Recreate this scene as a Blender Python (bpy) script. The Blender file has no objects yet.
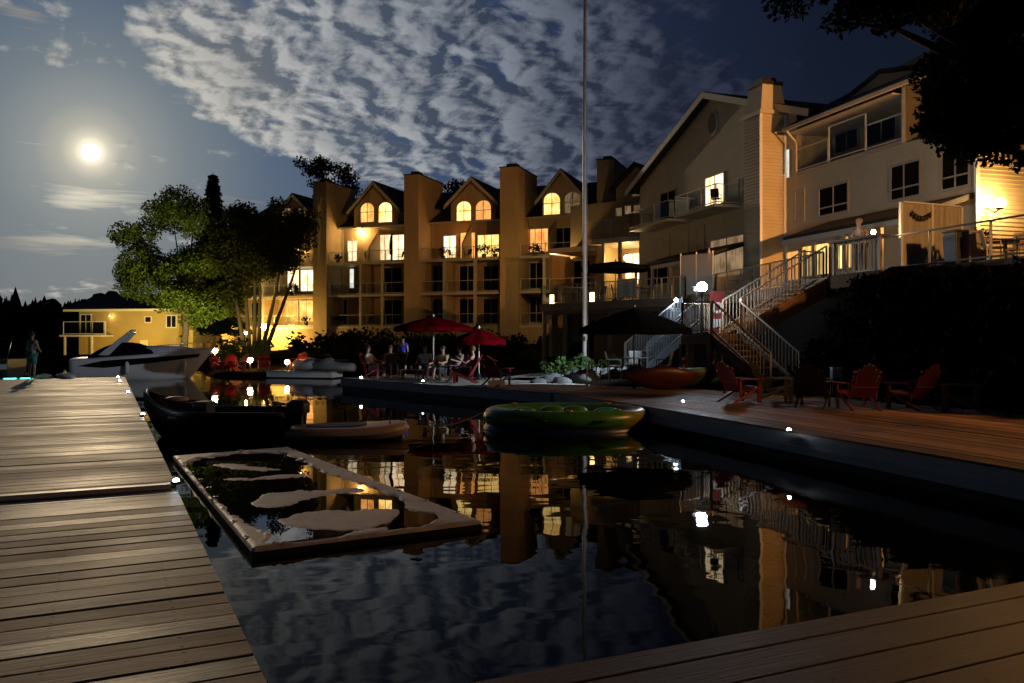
import bpy, math, random
import numpy as np
from mathutils import Vector, Matrix, noise as mnoise
random.seed(7); rng = np.random.default_rng(7)
SC = bpy.context.scene
COL = SC.collection
R_ = math.radians
# ------------------------------------------------------------------ camera numbers
FOC, CX, HY, CZ = 830.0, 512.0, 340.0, 2.0
def P(px, py, Y):
    return Vector(((px-CX)/FOC*Y, Y, CZ+(HY-py)/FOC*Y))
def G(px, py, z):
    return P(px, py, (CZ-z)*FOC/(py-HY))
class Frame:
    """a local plan frame: a = along, n = inward"""
    def __init__(s, o, a):
        s.o = Vector((o[0], o[1], 0)); s.a = Vector((a[0], a[1], 0)).normalized()
        s.n = None
    def pt(s, u, t, z=0.0):
        v = s.o + s.a*u + s.n*t
        return Vector((v.x, v.y, z))
    def px(s, px, py, t):
        d = Vector(((px-CX)/FOC, 1, (HY-py)/FOC))
        k = (s.o.dot(s.n)+t)/d.dot(s.n)
        return Vector((d.x*k, d.y*k, CZ+d.z*k))
    def s_at(s, px, t):
        return (s.px(px, HY, t)-s.o).dot(s.a)
    def z_at(s, px, py, t):
        return s.px(px, py, t).z
RF = Frame(G(1024, 470, .5), (-.30, .954)); RF.n = Vector((.954, .30, 0)).normalized()
_q1 = P(313, HY, 76.0); _q2 = P(597, HY, 66.6)
CF = Frame(_q1, (_q2-_q1)); CF.n = Vector((-CF.a.y, CF.a.x, 0))
# ------------------------------------------------------------------ materials
MATS = {}
def _nt(name):
    m = bpy.data.materials.new(name); m.use_nodes = True
    nt = m.node_tree; b = nt.nodes['Principled BSDF']
    return m, nt, b
def nd(nt, typ, **kw):
    n = nt.nodes.new(typ)
    for k, v in kw.items():
        if k.startswith('i_'):
            n.inputs[k[2:].replace('_', ' ')].default_value = v
        else:
            setattr(n, k, v)
    return n
def mathn(nt, op, a, b=None, c=None):
    n = nt.nodes.new('ShaderNodeMath'); n.operation = op
    for i, v in enumerate((a, b, c)):
        if v is None: continue
        if isinstance(v, (int, float)): n.inputs[i].default_value = v
        else: nt.links.new(v, n.inputs[i])
    return n.outputs[0]
def mixc(nt, fac, a, b, mode='MIX'):
    n = nt.nodes.new('ShaderNodeMix'); n.data_type = 'RGBA'; n.blend_type = mode
    for sock, v in ((n.inputs[0], fac), (n.inputs[6], a), (n.inputs[7], b)):
        if isinstance(v, (int, float)): sock.default_value = v
        elif isinstance(v, (tuple, list)): sock.default_value = (*v[:3], 1)
        else: nt.links.new(v, sock)
    return n.outputs[2]
def rgb(h):
    """sRGB 0-255 to linear"""
    return tuple(((c/255)/12.92 if c/255 <= .04045 else ((c/255+.055)/1.055)**2.4) for c in h)
def mat(name, col, rough=.6, var=.25, scale=3.0, bump=0.0, metal=0.0, stretch=(1,1,1), fine=25.0, spec=.5, siding=0.0, coat=0.0, sheen=0.0):
    if name in MATS: return MATS[name]
    m, nt, b = _nt(name)
    tc = nd(nt, 'ShaderNodeTexCoord')
    mp = nd(nt, 'ShaderNodeMapping'); mp.inputs['Scale'].default_value = stretch
    nt.links.new(tc.outputs['Object'], mp.inputs[0])
    n1 = nd(nt, 'ShaderNodeTexNoise', i_Scale=scale, i_Detail=5.0, i_Roughness=.6)
    n2 = nd(nt, 'ShaderNodeTexNoise', i_Scale=fine, i_Detail=3.0)
    nt.links.new(mp.outputs[0], n1.inputs['Vector']); nt.links.new(mp.outputs[0], n2.inputs['Vector'])
    f = mathn(nt, 'ADD', mathn(nt, 'MULTIPLY', n1.outputs['Fac'], .65), mathn(nt, 'MULTIPLY', n2.outputs['Fac'], .35))
    cr = nd(nt, 'ShaderNodeValToRGB')
    cr.color_ramp.elements[0].position = .3; cr.color_ramp.elements[1].position = .7
    cr.color_ramp.elements[0].color = (*[c*(1-var) for c in col], 1)
    cr.color_ramp.elements[1].color = (*[min(1, c*(1+var)) for c in col], 1)
    nt.links.new(f, cr.inputs[0]); nt.links.new(cr.outputs[0], b.inputs['Base Color'])
    rr = mathn(nt, 'MULTIPLY_ADD', n1.outputs['Fac'], .25, rough-.12)
    nt.links.new(rr, b.inputs['Roughness'])
    b.inputs['Metallic'].default_value = metal
    b.inputs['Specular IOR Level'].default_value = spec
    if coat: b.inputs['Coat Weight'].default_value = coat; b.inputs['Coat Roughness'].default_value = .15
    if sheen: b.inputs['Sheen Weight'].default_value = sheen
    h = None
    if siding:
        sp = nd(nt, 'ShaderNodeSeparateXYZ'); nt.links.new(tc.outputs['Object'], sp.inputs[0])
        fr = mathn(nt, 'FRACT', mathn(nt, 'DIVIDE', sp.outputs[2], siding))
        h = mathn(nt, 'MULTIPLY', mathn(nt, 'SUBTRACT', 1.0, fr), .02)
    if bump:
        hb = mathn(nt, 'MULTIPLY', f, bump*.02)
        h = hb if h is None else mathn(nt, 'ADD', h, hb)
    if h is not None:
        bp = nd(nt, 'ShaderNodeBump'); bp.inputs['Strength'].default_value = .8; bp.inputs['Distance'].default_value = 1.0
        nt.links.new(h, bp.inputs['Height']); nt.links.new(bp.outputs[0], b.inputs['Normal'])
    MATS[name] = m
    return m
def glow(name, col, strength):
    if name in MATS: return MATS[name]
    m, nt, b = _nt(name)
    b.inputs['Base Color'].default_value = (*col, 1)
    b.inputs['Emission Color'].default_value = (*col, 1); b.inputs['Emission Strength'].default_value = strength
    MATS[name] = m
    return m
def lit_pane(name, c0, c1, strength, fold=7.0):
    """a lit room behind glass: curtain folds and furniture-like patches of a lamp-lit interior"""
    if name in MATS: return MATS[name]
    m, nt, b = _nt(name)
    tc = nd(nt, 'ShaderNodeTexCoord'); mp = nd(nt, 'ShaderNodeMapping')
    mp.inputs['Scale'].default_value = (1, 1, .25)
    oi = nd(nt, 'ShaderNodeObjectInfo'); sh = nt.nodes.new('ShaderNodeVectorMath'); sh.operation = 'SCALE'; sh.inputs[0].default_value = (31, 17, 23); nt.links.new(oi.outputs['Random'], sh.inputs['Scale'])
    ad = nt.nodes.new('ShaderNodeVectorMath'); ad.operation = 'ADD'; nt.links.new(tc.outputs['Object'], ad.inputs[0]); nt.links.new(sh.outputs[0], ad.inputs[1])
    nt.links.new(ad.outputs[0], mp.inputs[0])
    n1 = nd(nt, 'ShaderNodeTexNoise', i_Scale=fold, i_Detail=2.0); nt.links.new(mp.outputs[0], n1.inputs['Vector'])
    n2 = nd(nt, 'ShaderNodeTexNoise', i_Scale=1.3, i_Detail=3.0); nt.links.new(ad.outputs[0], n2.inputs['Vector'])
    f = mathn(nt, 'ADD', mathn(nt, 'MULTIPLY', n1.outputs['Fac'], .5), mathn(nt, 'MULTIPLY', n2.outputs['Fac'], .5))
    cr = nd(nt, 'ShaderNodeValToRGB'); cr.color_ramp.elements[0].position = .38; cr.color_ramp.elements[1].position = .62
    cr.color_ramp.elements[0].color = (*c0, 1); cr.color_ramp.elements[1].color = (*c1, 1)
    nt.links.new(f, cr.inputs[0]); nt.links.new(cr.outputs[0], b.inputs['Emission Color'])
    nt.links.new(mathn(nt, 'MULTIPLY_ADD', oi.outputs['Random'], strength*.9, strength*.5), b.inputs['Emission Strength'])
    b.inputs['Base Color'].default_value = (*[c*.3 for c in c1], 1); b.inputs['Roughness'].default_value = .15
    MATS[name] = m
    return m
def glass(name='clear_glass', tint=(.8, .85, .85), clear=.97):
    if name in MATS: return MATS[name]
    m, nt, b = _nt(name)
    tr = nd(nt, 'ShaderNodeBsdfTransparent'); tr.inputs[0].default_value = (*tint, 1)
    gl = nd(nt, 'ShaderNodeBsdfGlossy'); gl.inputs['Roughness'].default_value = .08
    gl.inputs[0].default_value = (.7, .75, .75, 1)
    mx = nd(nt, 'ShaderNodeMixShader'); mx.inputs[0].default_value = 1-clear
    nt.links.new(tr.outputs[0], mx.inputs[1]); nt.links.new(gl.outputs[0], mx.inputs[2])
    nt.links.new(mx.outputs[0], nt.nodes['Material Output'].inputs[0])
    nt.nodes.remove(b)
    MATS[name] = m
    return m
def plank_mat(name, c0, c1, pitch, rough=.42, along=0):
    """weathered boards: tone per board, long grain, knots; the mesh itself has the gaps. along = local axis the boards run along"""
    m, nt, b = _nt(name)
    tc = nd(nt, 'ShaderNodeTexCoord'); sp = nd(nt, 'ShaderNodeSeparateXYZ'); nt.links.new(tc.outputs['Object'], sp.inputs[0])
    ax = sp.outputs[along]; cr_ = sp.outputs[1-along]
    idx = mathn(nt, 'FLOOR', mathn(nt, 'DIVIDE', cr_, pitch))
    wn = nd(nt, 'ShaderNodeTexWhiteNoise', noise_dimensions='1D'); nt.links.new(idx, wn.inputs['W'])
    cb = nd(nt, 'ShaderNodeCombineXYZ')
    nt.links.new(mathn(nt, 'ADD', mathn(nt, 'MULTIPLY', ax, .9), mathn(nt, 'MULTIPLY', wn.outputs[0], 37.0)), cb.inputs[0])
    nt.links.new(mathn(nt, 'MULTIPLY', cr_, 26.0), cb.inputs[1])
    g = nd(nt, 'ShaderNodeTexNoise', i_Scale=1.6, i_Detail=6.0, i_Roughness=.65, i_Distortion=.4); nt.links.new(cb.outputs[0], g.inputs['Vector'])
    big = nd(nt, 'ShaderNodeTexNoise', i_Scale=.9, i_Detail=4.0); nt.links.new(tc.outputs['Object'], big.inputs['Vector'])
    f = mathn(nt, 'ADD', mathn(nt, 'ADD', mathn(nt, 'MULTIPLY', g.outputs[0], .5), mathn(nt, 'MULTIPLY_ADD', wn.outputs[0], .5, -.09)), mathn(nt, 'MULTIPLY', big.outputs[0], .25))
    cr = nd(nt, 'ShaderNodeValToRGB'); cr.color_ramp.elements[0].position = .36; cr.color_ramp.elements[1].position = .72
    cr.color_ramp.elements[0].color = (*c0, 1); cr.color_ramp.elements[1].color = (*c1, 1)
    nt.links.new(f, cr.inputs[0])
    mp = nd(nt, 'ShaderNodeMapping'); sc = [1, 1, 1]; sc[along] = .45
    mp.inputs['Scale'].default_value = sc
    nt.links.new(tc.outputs['Object'], mp.inputs[0])
    kn = nd(nt, 'ShaderNodeTexVoronoi', i_Scale=2.6); nt.links.new(mp.outputs[0], kn.inputs['Vector'])
    kr = nd(nt, 'ShaderNodeValToRGB'); kr.color_ramp.elements[0].position = .03; kr.color_ramp.elements[1].position = .085
    kr.color_ramp.elements[0].color = (.25, .2, .16, 1); kr.color_ramp.elements[1].color = (1, 1, 1, 1)
    nt.links.new(kn.outputs['Distance'], kr.inputs[0])
    # screw heads: two per board over every joist
    fa_ = mathn(nt, 'MULTIPLY', mathn(nt, 'SUBTRACT', mathn(nt, 'FRACT', mathn(nt, 'DIVIDE', ax, .61)), .5), .61)
    fc_ = mathn(nt, 'FRACT', mathn(nt, 'DIVIDE', cr_, pitch))
    fc_ = mathn(nt, 'MULTIPLY', mathn(nt, 'SUBTRACT', mathn(nt, 'ABSOLUTE', mathn(nt, 'SUBTRACT', fc_, .5)), .3), pitch)
    d2_ = mathn(nt, 'ADD', mathn(nt, 'MULTIPLY', fa_, fa_), mathn(nt, 'MULTIPLY', fc_, fc_))
    hd = mathn(nt, 'LESS_THAN', d2_, .0115**2)
    stain = nd(nt, 'ShaderNodeValToRGB'); stain.color_ramp.elements[0].position = .36; stain.color_ramp.elements[1].position = .5
    stain.color_ramp.elements[0].color = (.55, .52, .5, 1); stain.color_ramp.elements[1].color = (1, 1, 1, 1); nt.links.new(big.outputs[0], stain.inputs[0])
    bc = mixc(nt, 1.0, mixc(nt, 1.0, cr.outputs[0], kr.outputs[0], 'MULTIPLY'), stain.outputs[0], 'MULTIPLY')
    nt.links.new(mixc(nt, hd, bc, (.02, .017, .015)), b.inputs['Base Color'])
    nt.links.new(mathn(nt, 'ADD', mathn(nt, 'ADD', mathn(nt, 'MULTIPLY_ADD', g.outputs[0], .22, rough-.1), mathn(nt, 'MULTIPLY_ADD', wn.outputs[0], .16, -.02)), mathn(nt, 'MULTIPLY_ADD', big.outputs[0], .3, -.15)), b.inputs['Roughness'])
    b.inputs['Specular IOR Level'].default_value = .28   # deck_spec
    bp = nd(nt, 'ShaderNodeBump'); bp.inputs['Strength'].default_value = .7; bp.inputs['Distance'].default_value = .012
    nt.links.new(mathn(nt, 'ADD', g.outputs[0], mathn(nt, 'MULTIPLY', big.outputs[0], .8)), bp.inputs['Height']); nt.links.new(bp.outputs[0], b.inputs['Normal'])
    return m
# ------------------------------------------------------------------ mesh builder
ORG = {}
class MB:
    def __init__(s): s.v = []; s.f = []
    def add(s, vs, fs):
        k = len(s.v); s.v += [tuple(v) for v in vs]; s.f += [tuple(i+k for i in f) for f in fs]; return s
    def hexa(s, b, t):
        """b,t: four points bottom, four points top, same order"""
        return s.add(list(b)+list(t), [(3,2,1,0),(4,5,6,7),(0,1,5,4),(1,2,6,5),(2,3,7,6),(3,0,4,7)])
    def box(s, c, sx, sy, sz, rz=0.0, x=None):
        """c = centre of the bottom face"""
        c = Vector(c); ax = Vector(x).normalized() if x is not None else Vector((math.cos(rz), math.sin(rz), 0)); ay = Vector((-ax.y, ax.x, 0))
        q = [c-ax*sx/2-ay*sy/2, c+ax*sx/2-ay*sy/2, c+ax*sx/2+ay*sy/2, c-ax*sx/2+ay*sy/2]
        return s.hexa(q, [p+Vector((0,0,sz)) for p in q])
    def bar(s, p, q, w, h=None, up=(0,0,1)):
        p = Vector(p); q = Vector(q); h = h or w; d = (q-p).normalized(); u = Vector(up)
        if abs(d.dot(u)) > .98: u = Vector((1,0,0)) if abs(d.x) < .9 else Vector((0,1,0))
        sd = d.cross(u).normalized(); uu = sd.cross(d).normalized()
        r = lambda c: [c-sd*w/2-uu*h/2, c+sd*w/2-uu*h/2, c+sd*w/2+uu*h/2, c-sd*w/2+uu*h/2]
        return s.hexa(r(p), r(q))
    def tube(s, pts, r, n=8, cap=True):
        pts = [Vector(p) for p in pts]; m = len(pts)
        rr = r if isinstance(r, (list, tuple)) else [r]*m
        k = len(s.v); prev = None
        for i, p in enumerate(pts):
            d = (pts[min(i+1, m-1)]-pts[max(i-1, 0)]).normalized()
            u = prev if prev is not None else (Vector((0,0,1)) if abs(d.z) < .9 else Vector((1,0,0)))
            a = d.cross(u)
            if a.length < 1e-5: a = d.cross(Vector((0,1,.1)))
            a.normalize(); b = a.cross(d).normalized(); prev = b
            for j in range(n):
                t = 2*math.pi*j/n; s.v.append(tuple(p+(a*math.cos(t)+b*math.sin(t))*rr[i]))
        for i in range(m-1):
            for j in range(n):
                a0 = k+i*n+j; a1 = k+i*n+(j+1) % n
                s.f.append((a0, a1, a1+n, a0+n))
        if cap:
            s.f.append(tuple(k+j for j in reversed(range(n)))); s.f.append(tuple(k+(m-1)*n+j for j in range(n)))
        return s
    def prism(s, poly, vec):
        """poly: planar loop of 3-D points, extruded by vec"""
        n = len(poly); vec = Vector(vec); a = [Vector(p) for p in poly]; b = [p+vec for p in a]
        return s.add(a+b, [tuple(reversed(range(n))), tuple(range(n, 2*n))]+[(i, (i+1) % n, (i+1) % n+n, i+n) for i in range(n)])
    def lathe(s, prof, c, n=16, sq=(1, 1)):
        c = Vector(c); k = len(s.v); m = len(prof)
        for r, z in prof:
            for j in range(n):
                t = 2*math.pi*j/n; s.v.append((c.x+r*sq[0]*math.cos(t), c.y+r*sq[1]*math.sin(t), c.z+z))
        for i in range(m-1):
            for j in range(n):
                a0 = k+i*n+j; a1 = k+i*n+(j+1) % n; s.f.append((a0, a1, a1+n, a0+n))
        s.f.append(tuple(k+j for j in reversed(range(n)))); s.f.append(tuple(k+(m-1)*n+j for j in range(n)))
        return s
    def loft(s, rings, closed=True, cap=True):
        k = len(s.v); n = len(rings[0])
        for r in rings: s.v += [tuple(p) for p in r]
        for i in range(len(rings)-1):
            for j in range(n if closed else n-1):
                a0 = k+i*n+j; a1 = k+i*n+(j+1) % n; s.f.append((a0, a1, a1+n, a0+n))
        if cap:
            s.f.append(tuple(k+j for j in reversed(range(n)))); s.f.append(tuple(k+(len(rings)-1)*n+j for j in range(n)))
        return s
    def ball(s, c, r, n=12, m=8):
        rx, ry, rz = r if isinstance(r, (tuple, list)) else (r, r, r)
        c = Vector(c); k = len(s.v)
        s.v.append((c.x, c.y, c.z-rz))
        for i in range(1, m):
            a = -math.pi/2+math.pi*i/m
            for j in range(n):
                t = 2*math.pi*j/n; s.v.append((c.x+rx*math.cos(a)*math.cos(t), c.y+ry*math.cos(a)*math.sin(t), c.z+rz*math.sin(a)))
        s.v.append((c.x, c.y, c.z+rz)); top = len(s.v)-1
        for j in range(n): s.f.append((k, k+1+(j+1) % n, k+1+j)); s.f.append((top, k+1+(m-2)*n+j, k+1+(m-2)*n+(j+1) % n))
        for i in range(m-2):
            for j in range(n):
                a0 = k+1+i*n+j; a1 = k+1+i*n+(j+1) % n; s.f.append((a0, a1, a1+n, a0+n))
        return s
    def build(s, name, m, parent=None, smooth=False, bevel=0.0):
        me = bpy.data.meshes.new(name)
        off = ORG.get(parent.name, Vector((0,0,0))) if parent else ORG.get('_next', Vector((0,0,0)))
        me.from_pydata([(x-off.x, y-off.y, z-off.z) for x, y, z in s.v], [], s.f)
        me.materials.append(m if not isinstance(m, str) else MATS[m])
        me.validate(); 
        if smooth: me.shade_smooth()
        o = bpy.data.objects.new(name, me); COL.objects.link(o)
        if parent:
            o.parent = parent; ORG[o.name] = off
        elif '_next' in ORG:
            o.location = off; ORG[o.name] = off.copy(); del ORG['_next']
        if bevel:
            bv = o.modifiers.new('bevel', 'BEVEL'); bv.width = bevel; bv.segments = 2; bv.limit_method = 'ANGLE'
        return o
def tag(o, label, cat, group=None):
    o['label'] = label; o['category'] = cat
    if group: o['group'] = group
    return o
def struct(o): o['kind'] = 'structure'; return o
def stuff(o): o['kind'] = 'stuff'; return o
def thing(name, loc, label, cat, group=None):
    o = bpy.data.objects.new(name, None); COL.objects.link(o); o.empty_display_size = .2
    o.location = loc; ORG[o.name] = Vector(loc)
    return tag(o, label, cat, group)
def local(name, label, cat, group=None):
    return thing(name, (0,0,0), label, cat, group)
def single(loc): ORG['_next'] = Vector(loc)
def dup(root, loc, rz=None, label=None, scale=None):
    def cp(o, par):
        c = o.copy(); COL.objects.link(c)
        if par: c.parent = par
        for ch in o.children: cp(ch, c)
        return c
    r = cp(root, None); r.location = loc
    if rz is not None: r.rotation_euler = (0, 0, rz)
    if scale: r.scale = (scale,)*3
    if label: r['label'] = label
    return r
def put(root, loc, rz=0.0, scale=None):
    root.location = loc; root.rotation_euler = (0, 0, rz)
    if scale: root.scale = (scale,)*3
    return root
# ------------------------------------------------------------------ base palette
WARM = (1.0, .62, .22); AMBER = (1.0, .52, .13); COOL = (.75, .88, 1.0)
M_stucco = mat('cream_stucco', (.36, .27, .14), .8, .3, .7, .8, stretch=(1, 1, .35))
M_stucco2 = mat('cream_siding', (.52, .475, .345), .7, .2, .5, .3, siding=.13)
M_white = mat('white_paint', (.62, .60, .55), .45, .1, 4)
M_trim = mat('cream_trim', (.42, .38, .30), .5, .1, 3)
M_roof = mat('dark_shingle', (.018, .017, .018), .85, .4, 6, 1.0)
M_dark = mat('dark_metal', (.02, .02, .022), .45, .3, 6)
M_black = mat('black_rubber', (.012, .012, .013), .4, .3, 5)
M_blackboat = mat('black_vinyl', (.006, .006, .007), .45, .3, 5, spec=.3)
M_darkglass = mat('dark_window_glass', (.010, .010, .010), .4, .3, 1, spec=0.0)
M_curtain = mat('pale_curtain', (.48, .43, .32), .8, .3, 6, stretch=(6, 6, .6))
M_steel = mat('brushed_steel', (.5, .52, .54), .3, .1, 8, metal=.9)
M_polepaint = mat('pole_paint', (.80, .81, .82), .3, .06, 6)
M_red = mat('red_plastic', (.19, .011, .015), .45, .2, 5)
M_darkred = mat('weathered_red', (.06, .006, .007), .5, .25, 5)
M_yellow = mat('yellow_plastic', (.62, .42, .09), .45, .2, 5)
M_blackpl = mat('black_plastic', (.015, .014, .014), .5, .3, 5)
M_redcloth = mat('red_canvas', (.075, .0018, .0035), .95, .25, 5, .3, spec=0.0)
M_darkcloth = mat('charcoal_canvas', (.009, .009, .011), .95, .3, 5, .3, spec=0.0)
M_wooddark = mat('stained_wood', (.10, .055, .028), .55, .35, 2.5, .5, stretch=(1, 1, 4))
M_orangewood = mat('cedar_board', (.42, .20, .07), .55, .3, 2.5, .5)
M_bark = mat('rough_bark', (.10, .075, .05), .9, .4, 6, 2.0, stretch=(2, 2, .5))
M_soil = mat('dark_soil', (.006, .005, .004), 1.0, .4, 2, 1.5, spec=0.0)
M_rock = mat('grey_rock', (.07, .075, .08), .8, .4, 3, 2.0)
M_concrete = mat('pale_concrete', (.30, .30, .29), .75, .2, 2, .4)
M_skin = mat('skin', (.38, .22, .15), .55, .1, 8)
def leafm(name, c, var=.45):
    m = mat(name, c, .75, var, 1.6, fine=9, spec=.05)
    b = m.node_tree.nodes['Principled BSDF']
    nt = m.node_tree; tl = nd(nt, 'ShaderNodeBsdfTranslucent'); mx = nd(nt, 'ShaderNodeMixShader'); mx.inputs[0].default_value = .35
    nt.links.new(b.inputs['Base Color'].links[0].from_socket, tl.inputs[0])
    nt.links.new(b.outputs[0], mx.inputs[1]); nt.links.new(tl.outputs[0], mx.inputs[2]); nt.links.new(mx.outputs[0], nt.nodes['Material Output'].inputs[0])
    return m
M_leaf_a = leafm('maple_leaf', (.085, .125, .022)); M_leaf_b = leafm('olive_leaf', (.060, .066, .020))
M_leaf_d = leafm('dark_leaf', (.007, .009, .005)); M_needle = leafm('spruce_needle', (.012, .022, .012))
M_shrub = leafm('shrub_leaf', (.06, .11, .035)); M_hedge = leafm('hedge_leaf', (.016, .022, .009)); M_cover = leafm('ground_cover_leaf', (.003, .0035, .002))
L_white = lit_pane('lit_room_white', (.75, .40, .12), (1.0, .86, .58), 1.8)
L_yellow = lit_pane('lit_room_yellow', (.70, .32, .05), (1.0, .78, .28), 1.6)
L_orange = lit_pane('lit_room_orange', (.62, .20, .04), (1.0, .46, .13), 1.1)
L_dim = lit_pane('dim_lit_room', (.16, .09, .04), (.45, .30, .16), .5)
L_pale = lit_pane('pale_lit_blind', (.40, .40, .34), (.85, .90, .76), .9)
GL_warm = glow('warm_lamp_glow', (1.0, .60, .22), 110)
GL_cool = glow('cool_lamp_glow', (.80, .92, 1.0), 110)
GL_dock = glow('dock_light_lens', (.82, .92, 1.0), 60)
M_glass = glass()
# ================================================================== camera, world, moon
cam = bpy.data.cameras.new('camera'); camo = bpy.data.objects.new('camera', cam); COL.objects.link(camo)
camo.location = (0, 0, CZ); camo.rotation_euler = (R_(90), 0, 0)
cam.sensor_width = 36; cam.lens = FOC/1024*36; cam.shift_y = (HY-341.5)/1024; cam.clip_end = 9000; cam.clip_start = .05
SC.camera = camo
MOON = Vector(((91-CX)/FOC, 1, (HY-152)/FOC)).normalized()
EL = math.asin(MOON.z); AZ = math.atan2(MOON.x, MOON.y)
w = bpy.data.worlds.new('World'); SC.world = w; w.use_nodes = True
nt = w.node_tree; nt.nodes.clear()
out = nd(nt, 'ShaderNodeOutputWorld'); bg = nd(nt, 'ShaderNodeBackground'); nt.links.new(bg.outputs[0], out.inputs[0])
tc = nd(nt, 'ShaderNodeTexCoord')
sky = nd(nt, 'ShaderNodeTexSky'); sky.sky_type = 'NISHITA'; sky.sun_disc = False; sky.sun_elevation = EL; sky.sun_rotation = AZ
sky.air_density = 1.0; sky.dust_density = 1.0
D = tc.outputs['Generated']
def vm(op, a, b=None):
    n = nt.nodes.new('ShaderNodeVectorMath'); n.operation = op
    for i, v in enumerate((a, b)):
        if v is None: continue
        if isinstance(v, (tuple, list, Vector)): n.inputs[i].default_value = tuple(v)
        else: nt.links.new(v, n.inputs[i])
    return n
dn = vm('NORMALIZE', D).outputs[0]
cosm = vm('DOT_PRODUCT', dn, MOON).outputs['Value']
ang = mathn(nt, 'DIVIDE', mathn(nt, 'ARCCOSINE', mathn(nt, 'MINIMUM', cosm, 1.0)), R_(60))
def ramp(fac, stops, interp='LINEAR'):
    n = nd(nt, 'ShaderNodeValToRGB'); e = n.color_ramp.elements; n.color_ramp.interpolation = interp
    while len(e) < len(stops): e.new(.5)
    for k, (p, c) in enumerate(stops):
        e[k].position = p; e[k].color = (*(rgb(c) if not isinstance(c, float) else (c,)*3), 1)
    nt.links.new(fac, n.inputs[0]); return n.outputs[0]
base = ramp(ang, [(0, (255, 248, 226)), (.0115, (250, 238, 208)), (.0165, (208, 200, 178)), (.028, (166, 163, 150)), (.05, (132, 136, 134)), (.09, (102, 112, 119)), (.17, (68, 86, 109)),
                  (.33, (43, 63, 97)), (.5, (30, 43, 75)), (.63, (19, 25, 44)), (.78, (9, 11, 23)), (1, (5, 6, 13))])
sep = nd(nt, 'ShaderNodeSeparateXYZ'); nt.links.new(dn, sep.inputs[0])
dx, dy, dz = sep.outputs
# horizon: thin milky air low down, moonlit
hz = ramp(mathn(nt, 'MULTIPLY', dz, 4.0), [(0, 1.0), (.35, .65), (1, 0.0)])
base = mixc(nt, mathn(nt, 'MULTIPLY', hz, .55), base, mixc(nt, .45, base, rgb((92, 88, 86)), 'MIX'))
# a touch of physical sky scattering on top
phys = vm('MULTIPLY', sky.outputs[0], (.0016, .0022, .0034)).outputs[0]
base = vm('ADD', base, phys).outputs[0]
# high broken cloud on a horizontal layer
zz = mathn(nt, 'ADD', mathn(nt, 'MAXIMUM', dz, 0.0), .32)
cbx = nd(nt, 'ShaderNodeCombineXYZ')
nt.links.new(mathn(nt, 'DIVIDE', dx, zz), cbx.inputs[0]); nt.links.new(mathn(nt, 'DIVIDE', dy, zz), cbx.inputs[1])
q = cbx.outputs[0]
mq = nd(nt, 'ShaderNodeMapping'); mq.inputs['Rotation'].default_value = (0, 0, R_(-14)); mq.inputs['Scale'].default_value = (1.0, 1.0, 1); nt.links.new(q, mq.inputs[0])
def cloudnoise(off):
    sh = vm('ADD', mq.outputs[0], off).outputs[0]
    n1 = nd(nt, 'ShaderNodeTexNoise', i_Scale=4.4, i_Detail=8.0, i_Roughness=.57, i_Distortion=.3); nt.links.new(sh, n1.inputs['Vector'])
    n2 = nd(nt, 'ShaderNodeTexNoise', i_Scale=11.5, i_Detail=6.0, i_Roughness=.55, i_Distortion=.35); nt.links.new(sh, n2.inputs['Vector'])
    return mathn(nt, 'ADD', mathn(nt, 'MULTIPLY', n1.outputs[0], .62), mathn(nt, 'MULTIPLY', n2.outputs[0], .38))
cn0 = cloudnoise((0, 0, 0)); cn1 = cloudnoise((-.016, .012, 0))
nz2 = nd(nt, 'ShaderNodeTexNoise', i_Scale=2.6, i_Detail=3.0, i_Roughness=.5); nt.links.new(mq.outputs[0], nz2.inputs['Vector'])
ady = mathn(nt, 'MAXIMUM', mathn(nt, 'ABSOLUTE', dy), .08)
ax = mathn(nt, 'DIVIDE', dx, ady); az_ = mathn(nt, 'DIVIDE', dz, ady)
def bank(px, py, rx, ry, rot, fall=1.0):
    """soft elliptical bank of cloud seen towards one bearing"""
    cx, cz = (px-CX)/FOC, (HY-py)/FOC
    ux = mathn(nt, 'SUBTRACT', ax, cx); uz = mathn(nt, 'SUBTRACT', az_, cz)
    c, s = math.cos(R_(rot)), math.sin(R_(rot))
    e1 = mathn(nt, 'DIVIDE', mathn(nt, 'ADD', mathn(nt, 'MULTIPLY', ux, c), mathn(nt, 'MULTIPLY', uz, s)), rx/FOC)
    e2 = mathn(nt, 'DIVIDE', mathn(nt, 'SUBTRACT', mathn(nt, 'MULTIPLY', uz, c), mathn(nt, 'MULTIPLY', ux, s)), ry/FOC)
    d2 = mathn(nt, 'ADD', mathn(nt, 'MULTIPLY', e1, e1), mathn(nt, 'MULTIPLY', e2, e2))
    return mathn(nt, 'EXPONENT', mathn(nt, 'MULTIPLY', d2, -fall))
bk = mathn(nt, 'ADD', mathn(nt, 'ADD', bank(450, 55, 300, 105, -14), mathn(nt, 'MULTIPLY', bank(235, 100, 105, 45, -20), .42)), mathn(nt, 'MULTIPLY', bank(620, 150, 260, 60, -3), .62))
cov = mathn(nt, 'ADD', mathn(nt, 'MULTIPLY', mathn(nt, 'MINIMUM', bk, 1.0), .29), mathn(nt, 'ADD', mathn(nt, 'MULTIPLY', cn0, .96), mathn(nt, 'MULTIPLY', nz2.outputs[0], .30)))
dens = ramp(cov, [(.705, 0.0), (.75, .4), (.795, .88), (.88, 1.0)])
clit = ramp(ang, [(.1, (205, 200, 188)), (.25, (190, 191, 190)), (.38, (158, 163, 170)), (.5, (108, 115, 129)), (.62, (56, 62, 80)), (.78, (24, 27, 42)), (1, (9, 10, 20))])
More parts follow.
